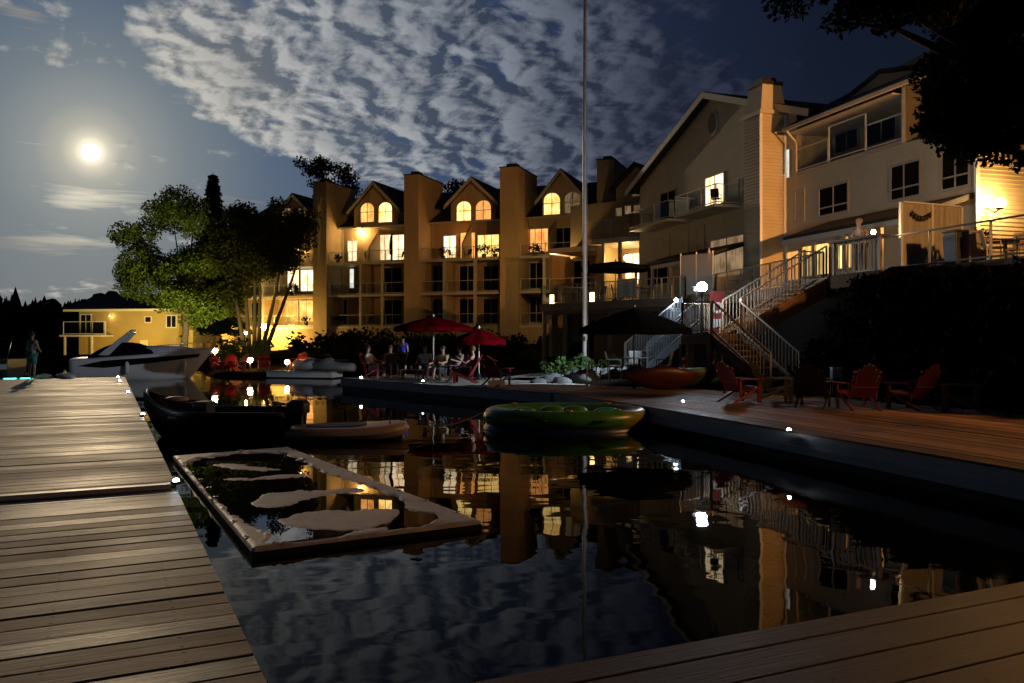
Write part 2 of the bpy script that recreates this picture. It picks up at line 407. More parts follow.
cdark = ramp(ang, [(.1, (120, 122, 122)), (.25, (84, 94, 108)), (.38, (60, 70, 88)), (.5, (44, 51, 68)), (.66, (26, 30, 46)), (.8, (13, 15, 27)), (1, (7, 8, 17))])
dif = mathn(nt, 'MULTIPLY_ADD', mathn(nt, 'SUBTRACT', cn0, cn1), 5.2, .5)
thin = ramp(cov, [(.76, 1.0), (.98, .25)])
shade = mathn(nt, 'MULTIPLY', ramp(dif, [(.30, 0.0), (.72, 1.0)]), mathn(nt, 'MULTIPLY_ADD', thin, .7, .3))
col = mixc(nt, dens, base, mixc(nt, shade, cdark, clit))
# thin streaks under the moon
ms = nd(nt, 'ShaderNodeMapping'); ms.inputs['Scale'].default_value = (9, 9, 95); ms.inputs['Rotation'].default_value = (0, R_(5), 0); nt.links.new(dn, ms.inputs[0])
ns = nd(nt, 'ShaderNodeTexNoise', i_Scale=1.5, i_Detail=5.0, i_Roughness=.55, i_Distortion=.5); nt.links.new(ms.outputs[0], ns.inputs['Vector'])
sb = mathn(nt, 'ADD', mathn(nt, 'ADD', mathn(nt, 'MULTIPLY', bank(78, 198, 44, 9, -2), .95), mathn(nt, 'MULTIPLY', bank(60, 243, 95, 13, -3), .55)),
     mathn(nt, 'ADD', mathn(nt, 'MULTIPLY', bank(205, 203, 120, 12, -4), .33), mathn(nt, 'MULTIPLY', bank(60, 285, 150, 14, 0), .22)))
sb = mathn(nt, 'ADD', sb, mathn(nt, 'MULTIPLY', bank(15, 12, 40, 12, -20), .5))
sden = ramp(mathn(nt, 'ADD', mathn(nt, 'MULTIPLY', sb, .5), mathn(nt, 'MULTIPLY', ns.outputs[0], .8)), [(.55, 0.0), (.9, 1.0)])
scol = ramp(ang, [(.05, (226, 218, 196)), (.085, (205, 198, 178)), (.12, (150, 144, 134)), (.3, (104, 106, 112)), (.6, (40, 45, 62))])
col = mixc(nt, sden, col, scol)
nt.links.new(col, bg.inputs[0]); bg.inputs[1].default_value = .68
# below the horizon only the far shore is ever seen; keep it dark
sun = bpy.data.lights.new('moonlight', 'SUN'); sun.energy = .24; sun.angle = R_(.6); sun.color = (1.0, .74, .44)
so = bpy.data.objects.new('moonlight', sun); COL.objects.link(so)
so.rotation_euler = MOON.to_track_quat('Z', 'Y').to_euler(); so.location = MOON*60
mp_ = MOON*4200
single(mp_)
mo = MB().ball(mp_, 4200*8.8/930, 48, 30).build('moon', glow('moon_disc', (1.0, .93, .74), 2.2), smooth=True)
tag(mo, 'bright full moon hanging in the sky above the left dock', 'moon')
MATS['moon_disc'].cycles.emission_sampling = 'NONE'; mo.visible_shadow = False   # it is the source of the moonlight, so it must not eclipse its own lamp
# ================================================================== water
def water_mat():
    m, nt, b = _nt('lake_water')
    b.inputs['Base Color'].default_value = (.003, .004, .004, 1); b.inputs['Roughness'].default_value = .015
    b.inputs['IOR'].default_value = 1.135
    tc = nd(nt, 'ShaderNodeTexCoord'); mp = nd(nt, 'ShaderNodeMapping'); mp.inputs['Scale'].default_value = (.8, 1.15, 1); nt.links.new(tc.outputs['Object'], mp.inputs[0])
    n1 = nd(nt, 'ShaderNodeTexNoise', i_Scale=1.1, i_Detail=2.0, i_Roughness=.45); nt.links.new(mp.outputs[0], n1.inputs['Vector'])
    n2 = nd(nt, 'ShaderNodeTexNoise', i_Scale=.28, i_Detail=2.0); nt.links.new(mp.outputs[0], n2.inputs['Vector'])
    bp = nd(nt, 'ShaderNodeBump'); bp.inputs['Strength'].default_value = 1.0; bp.inputs['Distance'].default_value = 1.0
    nt.links.new(mathn(nt, 'ADD', mathn(nt, 'MULTIPLY', n1.outputs[0], .0050), mathn(nt, 'MULTIPLY', n2.outputs[0], .010)), bp.inputs['Height'])
    nt.links.new(bp.outputs[0], b.inputs['Normal'])
    MATS['lake_water'] = m; return m
struct(MB().add([(-4000, -200, 0), (4000, -200, 0), (4000, 5000, 0), (-4000, 5000, 0)], [(0, 1, 2, 3)]).build('water', water_mat()))
# ================================================================== land
P3 = G(552, 393, .5); P4 = G(340, 378, .5)
LAND = [RF.pt(-14, .7), RF.pt(10.5, .9), (P3+Vector((.8, .6, 0))), (P3+Vector((-1.2, 2.6, 0))), (P4+Vector((1.0, 2.2, 0))), (P4+Vector((-.3, 6.5, 0))),
        P(322, 0, 45.5), P(272, 0, 44.5), P(214, 0, 44.6), P(200, 0, 47), P(196, 0, 56), P(150, 0, 64), P(60, 0, 66), P(-40, 0, 70), P(-260, 0, 95),
        Vector((-200, 150, 0)), Vector((160, 150, 0)), Vector((90, -6, 0))]
LP = np.array([(p.x, p.y) for p in LAND])
def sdist(x, y):
    p = np.array((x, y)); a = LP; b = np.roll(LP, -1, 0); ab = b-a; ap = p-a
    t = np.clip((ap*ab).sum(1)/(ab*ab).sum(1), 0, 1); d = np.sqrt(((ap-ab*t[:, None])**2).sum(1)).min()
    c = ((a[:, 1] > y) != (b[:, 1] > y)) & (x < (b[:, 0]-a[:, 0])*(y-a[:, 1])/(b[:, 1]-a[:, 1]+1e-12)+a[:, 0])
    return d if c.sum() % 2 else -d
def sstep(a, b, x):
    t = min(1, max(0, (x-a)/(b-a))); return t*t*(3-2*t)
def ground_z(x, y):
    d = sdist(x, y)
    z = -.9+1.15*sstep(-1.5, 1.0, d)
    v = Vector((x, y, 0))-RF.o; s = v.dot(RF.a); t = v.dot(RF.n)
    z += .45*sstep(1.2, 5, d)*sstep(20, 27, y)
    z += 3.6*sstep(6.0, 8.7, t)*(1-sstep(12.4, 14.2, s)*(1-sstep(14.6, 16.5, t)))
    v = Vector((x, y, 0))-CF.o; tc = v.dot(CF.n)
    z += .9*sstep(-9, 0, tc)*sstep(-30, -12, x)
    return z+.09*mnoise.noise(Vector((x*.5, y*.5, 0)))+.03*mnoise.noise(Vector((x*2, y*2, 3)))
xs = np.concatenate([np.arange(-90, -26, 4), np.arange(-26, 22, .8), np.arange(22, 60, 4)])
ys = np.concatenate([np.arange(-6, 62, .8), np.arange(62, 150, 5)])
gz = np.array([[ground_z(x, y) for x in xs] for y in ys])
g = MB(); idx = {}
for j in range(len(ys)-1):
    for i in range(len(xs)-1):
        cell = [(j, i), (j, i+1), (j+1, i+1), (j+1, i)]
        if max(gz[a][b] for a, b in cell) < -.7: continue
        f = []
        for c in cell:
            if c not in idx: idx[c] = len(g.v); g.v.append((xs[c[1]], ys[c[0]], gz[c[0]][c[1]]))
            f.append(idx[c])
        g.f.append(tuple(f))
struct(g.build('ground', M_soil, smooth=True))
def ribbon(pts, w):
    mb = MB(); L_ = []; 
    for i, p in enumerate(pts):
        p = Vector(p); d = (Vector(pts[min(i+1, len(pts)-1)])-Vector(pts[max(i-1, 0)])).normalized(); n = Vector((-d.y, d.x, 0)); L_.append([p-n*w, p-n*w*.33, p+n*w*.33, p+n*w])
    return mb.loft([[Vector((q.x, q.y, max(ground_z(q.x, q.y), ground_z(p_[1].x, p_[1].y))+.04)) for q in p_] for p_ in L_], closed=False, cap=False)
_pp = [Vector((-3.0, 33.6, 0)), Vector((-.5, 32.2, 0)), Vector((1.6, 31.0, 0)), Vector((3.2, 30.6, 0)), Vector((4.6, 31.6, 0)), Vector((5.0, 33.4, 0)), Vector((5.1, 35.4, 0))]
_q = []
for a_, b_ in zip(_pp, _pp[1:]): _q += [a_.lerp(b_, t) for t in (0, .25, .5, .75)]
struct(ribbon(_q+[_pp[-1]], .75).build('path', mat('pale_gravel', (.34, .34, .33), .9, .3, 6, 1.0, fine=40)))
# far shore: low wooded hills right round
h = MB(); m = 160; far_w = []
for ring, (d0, hh) in enumerate([(318, -1), (330, 9), (420, 15), (900, 16), (950, -1)]):
    for i in range(m+1):
        a = R_(-100+200*i/m); r = d0*(1+.04*math.sin(i*.7))
        z = hh if hh < 0 else hh*(1+.25*mnoise.noise(Vector((i*.11, ring, 2.2))))*(.9 if a < 0 else .7)
        h.v.append((r*math.sin(a), r*math.cos(a), z))
for k in range(4):
    for i in range(m): a0 = k*(m+1)+i; h.f.append((a0, a0+1, a0+m+2, a0+m+1))
struct(h.build('hills', mat('wooded_hill', (.005, .006, .005), .95, .4, .05), smooth=True))
# the woods on them: one unbroken mass of far-off crowns
fw = MB()
for i in range(900):
    a = R_(random.uniform(-42, -12) if i < 620 else random.uniform(-12, 45)); d = random.uniform(330, 420)
    t_ = (d-330)/90; z0 = 8+7*t_-2; hh = random.uniform(4, 8)*(1.5 if random.random() < .1 else 1); ww = hh*random.uniform(.3, .55)
    x, y = d*math.sin(a), d*math.cos(a)
    if random.random() < .45:
        fw.lathe([(ww*.8, 0), (ww*.6, hh*.3), (ww*.45, hh*.6), (.05, hh*1.15)], (x, y, z0), 6)
    else:
        k = len(fw.v); fw.ball((x, y, z0+hh*.5), (ww, ww, hh*.55), 7, 5)
        for q_ in range(k, len(fw.v)):
            vx, vy, vz = fw.v[q_]; n_ = 1+.35*random.uniform(-1, 1); fw.v[q_] = (x+(vx-x)*n_, y+(vy-y)*n_, vz*(1+.03*random.uniform(-1, 1)))
stuff(fw.build('woods', mat('far_wood_leaf', (.006, .008, .006), .95, .4, .3)))
# ================================================================== docks
PITCH = .225
M_deck = plank_mat('weathered_deck_board', (.060, .035, .018), (.205, .130, .066), PITCH, .47)
M_deck2 = plank_mat('reddish_deck_board', (.11, .060, .028), (.29, .165, .08), .14, .55)
M_deck3 = plank_mat('brown_deck_board', (.070, .042, .025), (.16, .095, .056), .29, .5)
M_fascia = mat('wet_fascia_board', (.38, .41, .39), .5, .35, 1.5, .6, stretch=(.4, .4, 3))
M_fascia2 = mat('pale_fascia_board', (.55, .56, .56), .6, .3, 1.5, .6, stretch=(.4, .4, 3))
def planks(x0, x1, y0, y1, z, pitch, gap=.012, along=0, clip=None):
    """one connected sheet of boards with open grooves, boards along local x; every board a hair out of level"""
    mb = MB(); n = int(math.ceil((y1-y0)/pitch-1e-6)); rows = []; gap0 = gap
    for i in range(n):
        a = y0+i*pitch; b = min(y1, a+pitch)
        j = random.uniform(-.003, .003); k_ = random.uniform(-.0025, .0025)
        gap = gap0*random.uniform(1.0, 1.5)
        rows += [(a+gap*.5, z-.03), (a+gap*.5+.001, z+j-.004), (a+gap*.5+.006, z+j), (b-gap*.5-.006, z+j+k_), (b-gap*.5-.001, z+j+k_-.004), (b-gap*.5, z-.03)]
    xs_ = np.linspace(x0, x1, max(2, int((x1-x0)/1.2)))
    rings = []
    for (yy, zz) in rows:
        rings.append([(x, yy, zz+.0045*mnoise.noise(Vector((x*.5, yy*3, 0)))) for x in xs_])
    mb.loft(rings, closed=False, cap=False)
    return mb
def dock(root, x0, x1, y0, y1, z, pitch, deckm, fasm, thick=.28):
    """root is rotated to the dock's own axes; z above the water"""
    ORG[root.name] = Vector((0, 0, 0))
    planks(x0, x1, y0, y1, z, pitch).build('deck', deckm, root)
    f = MB(); e = .03
    f.hexa([(x0+.02, y0+.02, z-thick), (x1-.02, y0+.02, z-thick), (x1-.02, y1-.02, z-thick), (x0+.02, y1-.02, z-thick)],
           [(x0+.02, y0+.02, z-.034), (x1-.02, y0+.02, z-.034), (x1-.02, y1-.02, z-.034), (x0+.02, y1-.02, z-.034)])
    f.build('frame', fasm, root)
    l = MB(); l.hexa([(x0+.12, y0+.12, -.35), (x1-.12, y0+.12, -.35), (x1-.12, y1-.12, -.35), (x0+.12, y1-.12, -.35)],
           [(x0+.12, y0+.12, z-thick-.002), (x1-.12, y0+.12, z-thick-.002), (x1-.12, y1-.12, z-thick-.002), (x0+.12, y1-.12, z-thick-.002)])
    l.build('float', M_blackpl, root)
    return root
E0 = G(270, 683, .5); E1 = G(125, 377, .5)
DV = (E1-E0).normalized(); DU = Vector((DV.y, -DV.x, 0)); DANG = math.atan2(DU.y, DU.x)
vJ = (G(180, 485, .5)-E0).dot(DV); vE = (E1-E0).length
c0 = E0-DV*0
far = thing('wooden_dock', (E0.x, E0.y, 0), 'long weathered wooden dock running out on the left towards the white cruiser', 'dock'); far.rotation_euler.z = DANG
dock(far, -9.5, 0, vJ+.03, vE, .5, PITCH, M_deck, M_fascia)
# pale metal threshold strip at the hinge
MB().hexa([(-9.3, vJ-.005, .47), (-.05, vJ-.005, .47), (-.05, vJ+.13, .506), (-9.3, vJ+.13, .506)], [(-9.3, vJ+.0, .515), (-.05, vJ+.0, .515), (-.05, vJ+.13, .512), (-9.3, vJ+.13, .512)]).build('threshold_strip', mat('scuffed_aluminium', (.62, .62, .60), .5, .2, 6, metal=.3), far)
near = thing('wooden_dock', (E0.x, E0.y, 0), 'nearest wooden dock section at lower left, hinged to the long dock', 'dock'); near.rotation_euler.z = DANG
dock(near, -9.5, 0, -.9, vJ, .47, PITCH, M_deck, M_fascia)
# the walkway the picture is taken from, boards parallel to its edge
N0 = G(460, 683, .5); N1 = G(1024, 580, .5); ND = (N1-N0).normalized(); NB = Vector((ND.y, -ND.x, 0))
base = thing('wooden_dock', (N0.x, N0.y, 0), 'brown boarded walkway crossing the foreground at bottom right', 'dock'); base.rotation_euler.z = math.atan2(ND.y, ND.x)
vcorner = -1.0
dock(base, -.65, 14, -6.0, 0, .5, .29, M_deck3, M_fascia)
# right-hand shore dock, boards along its edge
rd = thing('wooden_dock', (RF.o.x, RF.o.y, 0), 'broad reddish boardwalk along the right bank under the staircase', 'dock'); rd.rotation_euler.z = math.atan2(RF.a.y, RF.a.x)
# local x along RF.a, local y = left of a, so -y is inland (RF.n is to the right of a)
sP2 = 10.75
dock(rd, -5.2, sP2, -6.4, 0, .5, .14, M_deck2, M_fascia)
MB().box(((sP2-5.2)/2, .05, .17), sP2+5.2, .10, .11).build('rubbing_strake', M_fascia, rd)
P2 = RF.pt(sP2, 0)
def poly_dock(name, label, pts, z, deckm, fasm, pitch, dirv):
    """polygonal deck: groove-free top sheet cut to shape with boards from narrow quads between two long edges"""
    root = thing(name, (pts[0].x, pts[0].y, 0), label, 'dock')
    a = Vector((dirv.x, dirv.y, 0)).normalized(); b = Vector((-a.y, a.x, 0))
    if sum((p-pts[0]).dot(b) for p in pts) < 0: b = -b
    mb = MB(); o = pts[0]
    uv = [((p-o).dot(a), (p-o).dot(b)) for p in pts]
    vmin = min(v for u, v in uv); vmax = max(v for u, v in uv); n = int((vmax-vmin)/pitch)+1
    def cut(v):
        xs_ = []
        for i in range(len(uv)):
            (u0, v0), (u1, v1) = uv[i], uv[(i+1) % len(uv)]
            if (v0-v)*(v1-v) <= 0 and abs(v1-v0) > 1e-9: xs_.append(u0+(u1-u0)*(v-v0)/(v1-v0))
        return (min(xs_), max(xs_)) if len(xs_) > 1 else None
    for i in range(n):
        v0 = vmin+i*pitch+.004; v1 = min(vmin+(i+1)*pitch-.004, vmax-.001)
        c0, c1 = cut(v0), cut(v1)
        if not c0 or not c1 or v1 <= v0: continue
        zz = z+random.uniform(-.002, .002)
        q_ = [o+a*c0[0]+b*v0, o+a*c0[1]+b*v0, o+a*c1[1]+b*v1, o+a*c1[0]+b*v1]
        mb.hexa([p+Vector((0, 0, z-.03-p.z)) for p in q_], [p+Vector((0, 0, zz-p.z)) for p in q_])
    mb.build('deck', deckm, root)
    ctr = sum(pts, Vector())/len(pts)
    sh = [ctr+(p-ctr)*.995 for p in pts]
    MB().prism([Vector((p.x, p.y, z-.30)) for p in sh], (0, 0, .266)).build('frame', fasm, root)
    sh = [ctr+(p-ctr)*.98 for p in pts]
    MB().prism([Vector((p.x, p.y, -.35)) for p in sh], (0, 0, .70-(.5-z)-.152)).build('float', M_blackpl, root)
    return root
M_deck4 = plank_mat('grey_deck_board', (.20, .19, .18), (.42, .40, .37), .14, .6)
poly_dock('wooden_dock', 'angled brown dock corner beside the green inflatable island', [Vector((p.x, p.y, 0)) for p in (RF.pt(sP2+.02, 0), Vector((P3.x+.02, P3.y, 0)), P3+Vector((2.6, 4.6, 0)), RF.pt(sP2+.02+5.5, 6.4), RF.pt(sP2+.02, 6.4))], .5, M_deck2, M_fascia, .14, P3-P2)
poly_dock('wooden_dock', 'pale grey floating dock across the basin under the red parasols', [Vector((p.x, p.y, 0)) for p in (P3-(P3-P4).normalized()*.03, P4, P4+Vector((2.3, 3.6, 0)), P3+Vector((2.5, 4.7, 0)))], .5, M_deck4, M_fascia2, .14, P4-P3)
# ------------------------------------------------------------------ little dock-edge lights
def dock_light(p, label, s=1.0):
    s *= .85
    r = thing('dock_light', p, label, 'dock light', 'small solar lights along the dock edges')
    b = Vector(p)
    MB().lathe([(.055*s, 0), (.055*s, .022*s), (.045*s, .03*s)], b, 14).build('base', M_dark, r, True)
    MB().lathe([(.030*s, .0305*s), (.028*s, .045*s), (.018*s, .056*s), (.004, .06*s)], b, 14).build('lens', GL_dock, r, True)
    MB().lathe([(.022*s, .0605*s), (.034*s, .066*s), (.004, .074*s)], b, 12).build('cap', M_dark, r, True)
for i, (px, py, lb, s) in enumerate([(176, 482, 'dock light on the metal threshold strip of the left dock', 1.15), (143, 416, 'dock light on the long dock edge beside the black boat bow', 1.3), (128, 393, 'dock light on the long dock edge before the black boat', 1.3),
        (122, 382, 'dock light on the long dock edge near its far corner', 1.3), (118, 377.6, 'dock light on the far end corner of the long dock', 1.3),
        (789, 432, 'dock light on the right boardwalk edge in front of the chairs', 1.2), (683, 403, 'dock light behind the green inflatable island', 1.2),
        (357, 379.2, 'dock light at the left end of the parasol dock', 1.6), (419, 383, 'dock light in front of the larger parasol', 1.6)]):
    p = G(px, py, .505); 
    if px == 176: p = P(176, 481.5, G(176, 484, .505).y); p.z = .507
    if px == 118: p -= DV*.25
    if px == 122: p -= DU*.08
    if px in (357, 419): p += Vector((.12, .2, 0))
    dock_light((p.x, p.y, .506), lb, s)
# ------------------------------------------------------------------ foam water mat with rain puddles
def water_mat_pad():
    c = [G(173, 456, .09), G(288, 447, .09), G(482, 521, .09), G(252, 549, .09)]   # far left, far right, near right, near left
    root = thing('water_mat', (c[3].x, c[3].y, 0), 'pale floating foam mat covered in mirror-like puddles beside the left dock', 'water mat')
    isl = [([(279, 204), (300, 186), (335, 166), (420, 160), (520, 158), (625, 148), (632, 158), (520, 175), (440, 186), (400, 205), (330, 213)], 1),
           ([(352, 248), (395, 240), (430, 228), (520, 220), (740, 216), (742, 232), (700, 262), (650, 276), (560, 284), (470, 278), (400, 266), (372, 258)], 1),
           ([(200, 122), (290, 116), (380, 108), (452, 104), (450, 113), (380, 119), (290, 127)], 1),
           ([(170, 78), (230, 72), (300, 84), (370, 92), (320, 97), (230, 92)], 1),
           ([(560, 302), (600, 286), (700, 268), (712, 276), (660, 296), (600, 306)], 1)]
    sc = 330/1024; isl = [[(160+x*sc, 440+y*sc) for x, y in pl] for pl, _ in isl]
    inner = [(62, 82), (110, 58), (250, 40), (385, 42), (440, 62), (520, 105), (640, 140), (770, 190), (762, 214), (800, 224), (860, 232), (872, 246), (850, 262), (720, 286), (600, 300), (450, 320), (330, 322), (338, 296), (285, 268), (225, 236), (200, 206), (150, 180), (128, 150), (90, 110)]
    inner = [(160+x*sc, 440+y*sc) for x, y in inner]
    def pd(pl, x, y):
        a = np.array(pl); b = np.roll(a, -1, 0); ab = b-a; ap = np.array((x, y))-a
        ab = ab*np.array((1, 2.2)); ap = ap*np.array((1, 2.2))
        t = np.clip((ap*ab).sum(1)/((ab*ab).sum(1)+1e-9), 0, 1); d = np.sqrt(((ap-ab*t[:, None])**2).sum(1)).min()
        cc = ((a[:, 1] > y) != (b[:, 1] > y)) & (x < (b[:, 0]-a[:, 0])*(y-a[:, 1])/(b[:, 1]-a[:, 1]+1e-12)+a[:, 0])
        return d if cc.sum() % 2 else -d
    nu, nv = 90, 200; top = MB(); 
    for j in range(nv+1):
        for i in range(nu+1):
            u, v = i/nu, j/nv
            p = (c[3]*(1-u)+c[2]*u)*(1-v)+(c[0]*(1-u)+c[1]*u)*v
            d = -p.y; X = CX+p.x/p.y*FOC; Yp = HY+(CZ-.09)/p.y*FOC
            k = pd(inner, X, Yp)
            wob = 3.2*mnoise.noise(Vector((p.x*3, p.y*3, 0)))+2.4*mnoise.noise(Vector((p.x*8, p.y*8, 0)))+1.5*mnoise.noise(Vector((p.x*20, p.y*20, 0)))
            h = .012 if k <= 0 else 0
            h = max(-.012, .010-.006*(k+wob*1.2)) if k > -2 else .010
            for pl in isl:
                e = pd(pl, X, Yp)+wob*.9
                h = max(h, min(.008, .0018+.0035*e))
            h += .0015*mnoise.noise(Vector((p.x*1.3, p.y*1.3, 4)))
            e_ = min(u, 1-u)*2.3; e2 = min(v, 1-v)*7.0
            r_ = min(e_, e2)
            if r_ < .05: h -= (.05-r_)*.3
            top.v.append((p.x, p.y, .092+h))
    for j in range(nv):
        for i in range(nu): a0 = j*(nu+1)+i; top.f.append((a0, a0+1, a0+nu+2, a0+nu+1))
    # sides and bottom
    rim = [i for i in range(nu+1)]+[(j+1)*(nu+1)-1 for j in range(1, nv+1)]+[nv*(nu+1)+i for i in range(nu-1, -1, -1)]+[j*(nu+1) for j in range(nv-1, 0, -1)]
    k0 = len(top.v)
    sb_ = MB(); sb_.loft([[(top.v[r_][0], top.v[r_][1], zz) for r_ in rim] for zz in (.056, -.05)])
    sb_.build('foam_base', M_blackpl, root)
    for r_ in rim: top.v.append((top.v[r_][0], top.v[r_][1], .058))
    n = len(rim)
    for i in range(n): top.f.append((rim[i], k0+i, k0+(i+1) % n, rim[(i+1) % n]))
    top.f.append(tuple(k0+i for i in range(n)))
    top.build('foam_pad', mat('pale_foam', (.56, .53, .45), .5, .4, 1.6, .8), root, True)
    for k in range(9):
        for (a, b_) in ((c[0], c[3]), (c[1], c[2])):
            p = a.lerp(b_, (k+.5)/9); ctr_ = sum(c, Vector())/4; p = p+(ctr_-p).normalized()*.10
            MB().lathe([(.030, 0), (.034, .004), (.020, .005), (.014, .001)], (p.x, p.y, .104), 12).build('eyelet', M_steel, root, True)
    m, nt, b = _nt('puddle_water'); b.inputs['Base Color'].default_value = (.012, .014, .010, 1); b.inputs['Roughness'].default_value = .01; b.inputs['IOR'].default_value = 1.4
    q_ = []
    ctr = sum(c, Vector())/4
    for p in c: q_.append(Vector((ctr.x+(p.x-ctr.x)*.95, ctr.y+(p.y-ctr.y)*.97, .0935)))
    MB().add([q_[3], q_[2], q_[1], q_[0]], [(0, 1, 2, 3)]).build('puddle', m, root)
water_mat_pad()
# ------------------------------------------------------------------ round inflatable island
def inflatable():
    ctr = G(564, 421, .3); ctr = Vector((1.22, 18.9, 0))
    root = thing('inflatable_island', (ctr.x, ctr.y, 0), 'green round inflatable island floating near the right dock', 'inflatable')
    rx, ry, tr = 1.66, 1.25, .30
    def ring(z, R0x, R0y, r, nm, m, ns=64, nt_=14, sq=1.0):
        mb = MB()
        for i in range(ns):
            t = 2*math.pi*i/ns; pn = 1
            for j in range(nt_):
                p = 2*math.pi*j/nt_; rr = r*(1+.010*math.cos(t*16))
                mb.v.append((ctr.x+(R0x+rr*math.cos(p))*math.cos(t), ctr.y+(R0y+rr*math.cos(p))*math.sin(t), z+rr*math.sin(p)*sq))
        for i in range(ns):
            for j in range(nt_):
                a = i*nt_+j; b_ = i*nt_+(j+1) % nt_; c_ = ((i+1) % ns)*nt_+(j+1) % nt_; d = ((i+1) % ns)*nt_+j
                mb.f.append((a, d, c_, b_))
        return mb.build(nm, m, root, True)
    g1 = mat('green_vinyl', (.05, .20, .018), .3, .25, 1.2, .2); g2 = mat('navy_vinyl', (.010, .020, .07), .35, .3, 1.2, .2)
    # lamplight on the right end, painted into the green vinyl as yellow
    nt = g1.node_tree; b = nt.nodes['Principled BSDF']; src = b.inputs['Base Color'].links[0].from_socket
    tc = nd(nt, 'ShaderNodeTexCoord'); sp = nd(nt, 'ShaderNodeSeparateXYZ'); nt.links.new(tc.outputs['Object'], sp.inputs[0])
    st = ramp_local = nd(nt, 'ShaderNodeValToRGB'); st.color_ramp.elements[0].position = .80; st.color_ramp.elements[1].position = .83
    nt.links.new(mathn(nt, 'DIVIDE', mathn(nt, 'ADD', sp.outputs[0], 1.9), 3.8), st.inputs[0])
    nt.links.new(mixc(nt, st.outputs[0], src, (.20, .19, .022)), b.inputs['Base Color'])
    ring(.27, rx, ry, .215, 'upper_tube', g1)
    ring(-.02, rx+.03, ry+.03, .19, 'lower_tube', g2)
    MB().lathe([(1.40, .13), (1.38, .165), (.6, .172), (.02, .176)], ctr, 40, (1, .8)).build('floor', mat('dark_green_vinyl', (.02, .05, .014), .4, .3, 2, .3), root, True)
    for a in (20, 75, 105, 160, 205, 335):
        t = R_(a); p = ctr+Vector((1.02*math.cos(t), .78*math.sin(t), .17))
        MB().ball(p+Vector((0, 0, .12)), (.34, .28, .17), 14, 8).build('cushion', g1, root, True)
    for a in (50, 135, 230, 310, 270):
        t = R_(a); p = ctr+Vector((rx*math.cos(t), ry*math.sin(t), .475))
        MB().lathe([(.065, 0), (.075, .03), (.05, .032), (.045, .008)], p, 14).build('cup_holder', M_yellow, root, True)
    for a in (250, 290, 200, 340):
        t = R_(a); u = Vector((-math.sin(t), math.cos(t), 0)); p = ctr+Vector(((rx+.2)*math.cos(t), (ry+.2)*math.sin(t), .29))
        o_ = Vector((math.cos(t), math.sin(t), 0))*.05
        MB().tube([p-u*.16, p-u*.1+o_, p+u*.1+o_, p+u*.16], .016, 6).build('handle', M_blackpl, root, True)
inflatable()
# ------------------------------------------------------------------ black tender with outboard, bow to the dock
def tender():
    B0 = Vector((-7.62, 17.3, 0)); B1 = Vector((-4.6, 17.1, 0)); ax = (B1-B0).normalized(); L = (B1-B0).length+.15; ay = Vector((-ax.y, ax.x, 0))
    root = thing('motor_boat', (B0.x, B0.y, 0), 'small black open boat with an outboard moored bow-first at the left dock', 'boat')
    W = lambda l, y, z: B0+ax*l+ay*y+Vector((0, 0, z))
    n = 22; rings = []
    for i in range(n+1):
        t = i/n; l = t*L
        hw = .82*min(1, (t/.42+.05))**.62*(1-.06*t); sh = .53+.40*max(0, 1-t/.40)**2.2; ch = .12+.5*max(0, 1-t/.22)**2
        ke = -.22+.85*max(0, 1-t/.2)**2.0
        prof = [(0, ke), (hw*.55, ch*.5+ke*.5), (hw*.88, ch+.1), (hw, sh-.06), (hw*1.04, sh), (hw*.93, sh+.015), (hw*.88, sh-.05), (hw*.8, max(.14, ch+.02)), (0, max(.10, ch))]
        r_ = [W(l, y, z) for y, z in prof]+[W(l, -y, z) for y, z in prof[-2:0:-1]]
        rings.append(r_)
    MB().loft(rings).build('hull', M_blackboat, root, True)
    rail = []
    for i in range(1, n+1):
        t = i/n; hw = .82*min(1, (t/.42+.05))**.62*(1-.06*t)*1.03; sh = .53+.40*max(0, 1-t/.40)**2.2+.01; rail.append((t*L, hw, sh))
    MB().tube([W(l, y, z) for l, y, z in reversed(rail)]+[W(.02, 0, .95)]+[W(l, -y, z) for l, y, z in rail], .035, 8).build('gunwale', mat('grey_rubber', (.03, .03, .03), .4, .2, 4), root, True)
    for l, hh in ((.95, .42), (1.8, .40)):
        MB().box(W(l, 0, hh), .34, 1.35, .05, x=ax).build('bench_seat', mat('dark_grey_vinyl', (.05, .05, .05), .5, .2, 4), root)
    MB().ball(W(.62, .05, .76), (.26, .2, .07), 14, 8).build('bow_cushion', mat('pale_vinyl', (.35, .30, .22), .5, .2, 4), root, True)
    # steering console and windscreen
    MB().box(W(1.35, -.25, .2), .3, .45, .55, x=ax).build('console', M_blackpl, root, bevel=.03)
    ob = MB().loft([[W(L+dx, dy, z) for dx, dy in ((-.16, -.13), (.2, -.15), (.3, 0), (.2, .15), (-.16, .13))] for z in (.50, .58, .70)]+[[W(L+.02+dx*.7, dy*.7, .77) for dx, dy in ((-.16, -.13), (.2, -.15), (.3, 0), (.2, .15), (-.16, .13))]])
    m_ = ob.build('outboard_motor', M_dark, root, True, .02)
    MB().box(W(L+.06, 0, -.1), .16, .12, .6, x=ax).build('shaft', M_dark, m_)
    MB().tube([W(L-.15, 0, .66), W(L-.5, .04, .72)], .025, 6).build('tiller', M_dark, m_, True)
    MB().tube([W(L-.35, -.45, .45), W(L-.3, -.4, .72), W(L-.2, -.3, .68)], .03, 6).build('fuel_hose', M_dark, root, True)
tender()
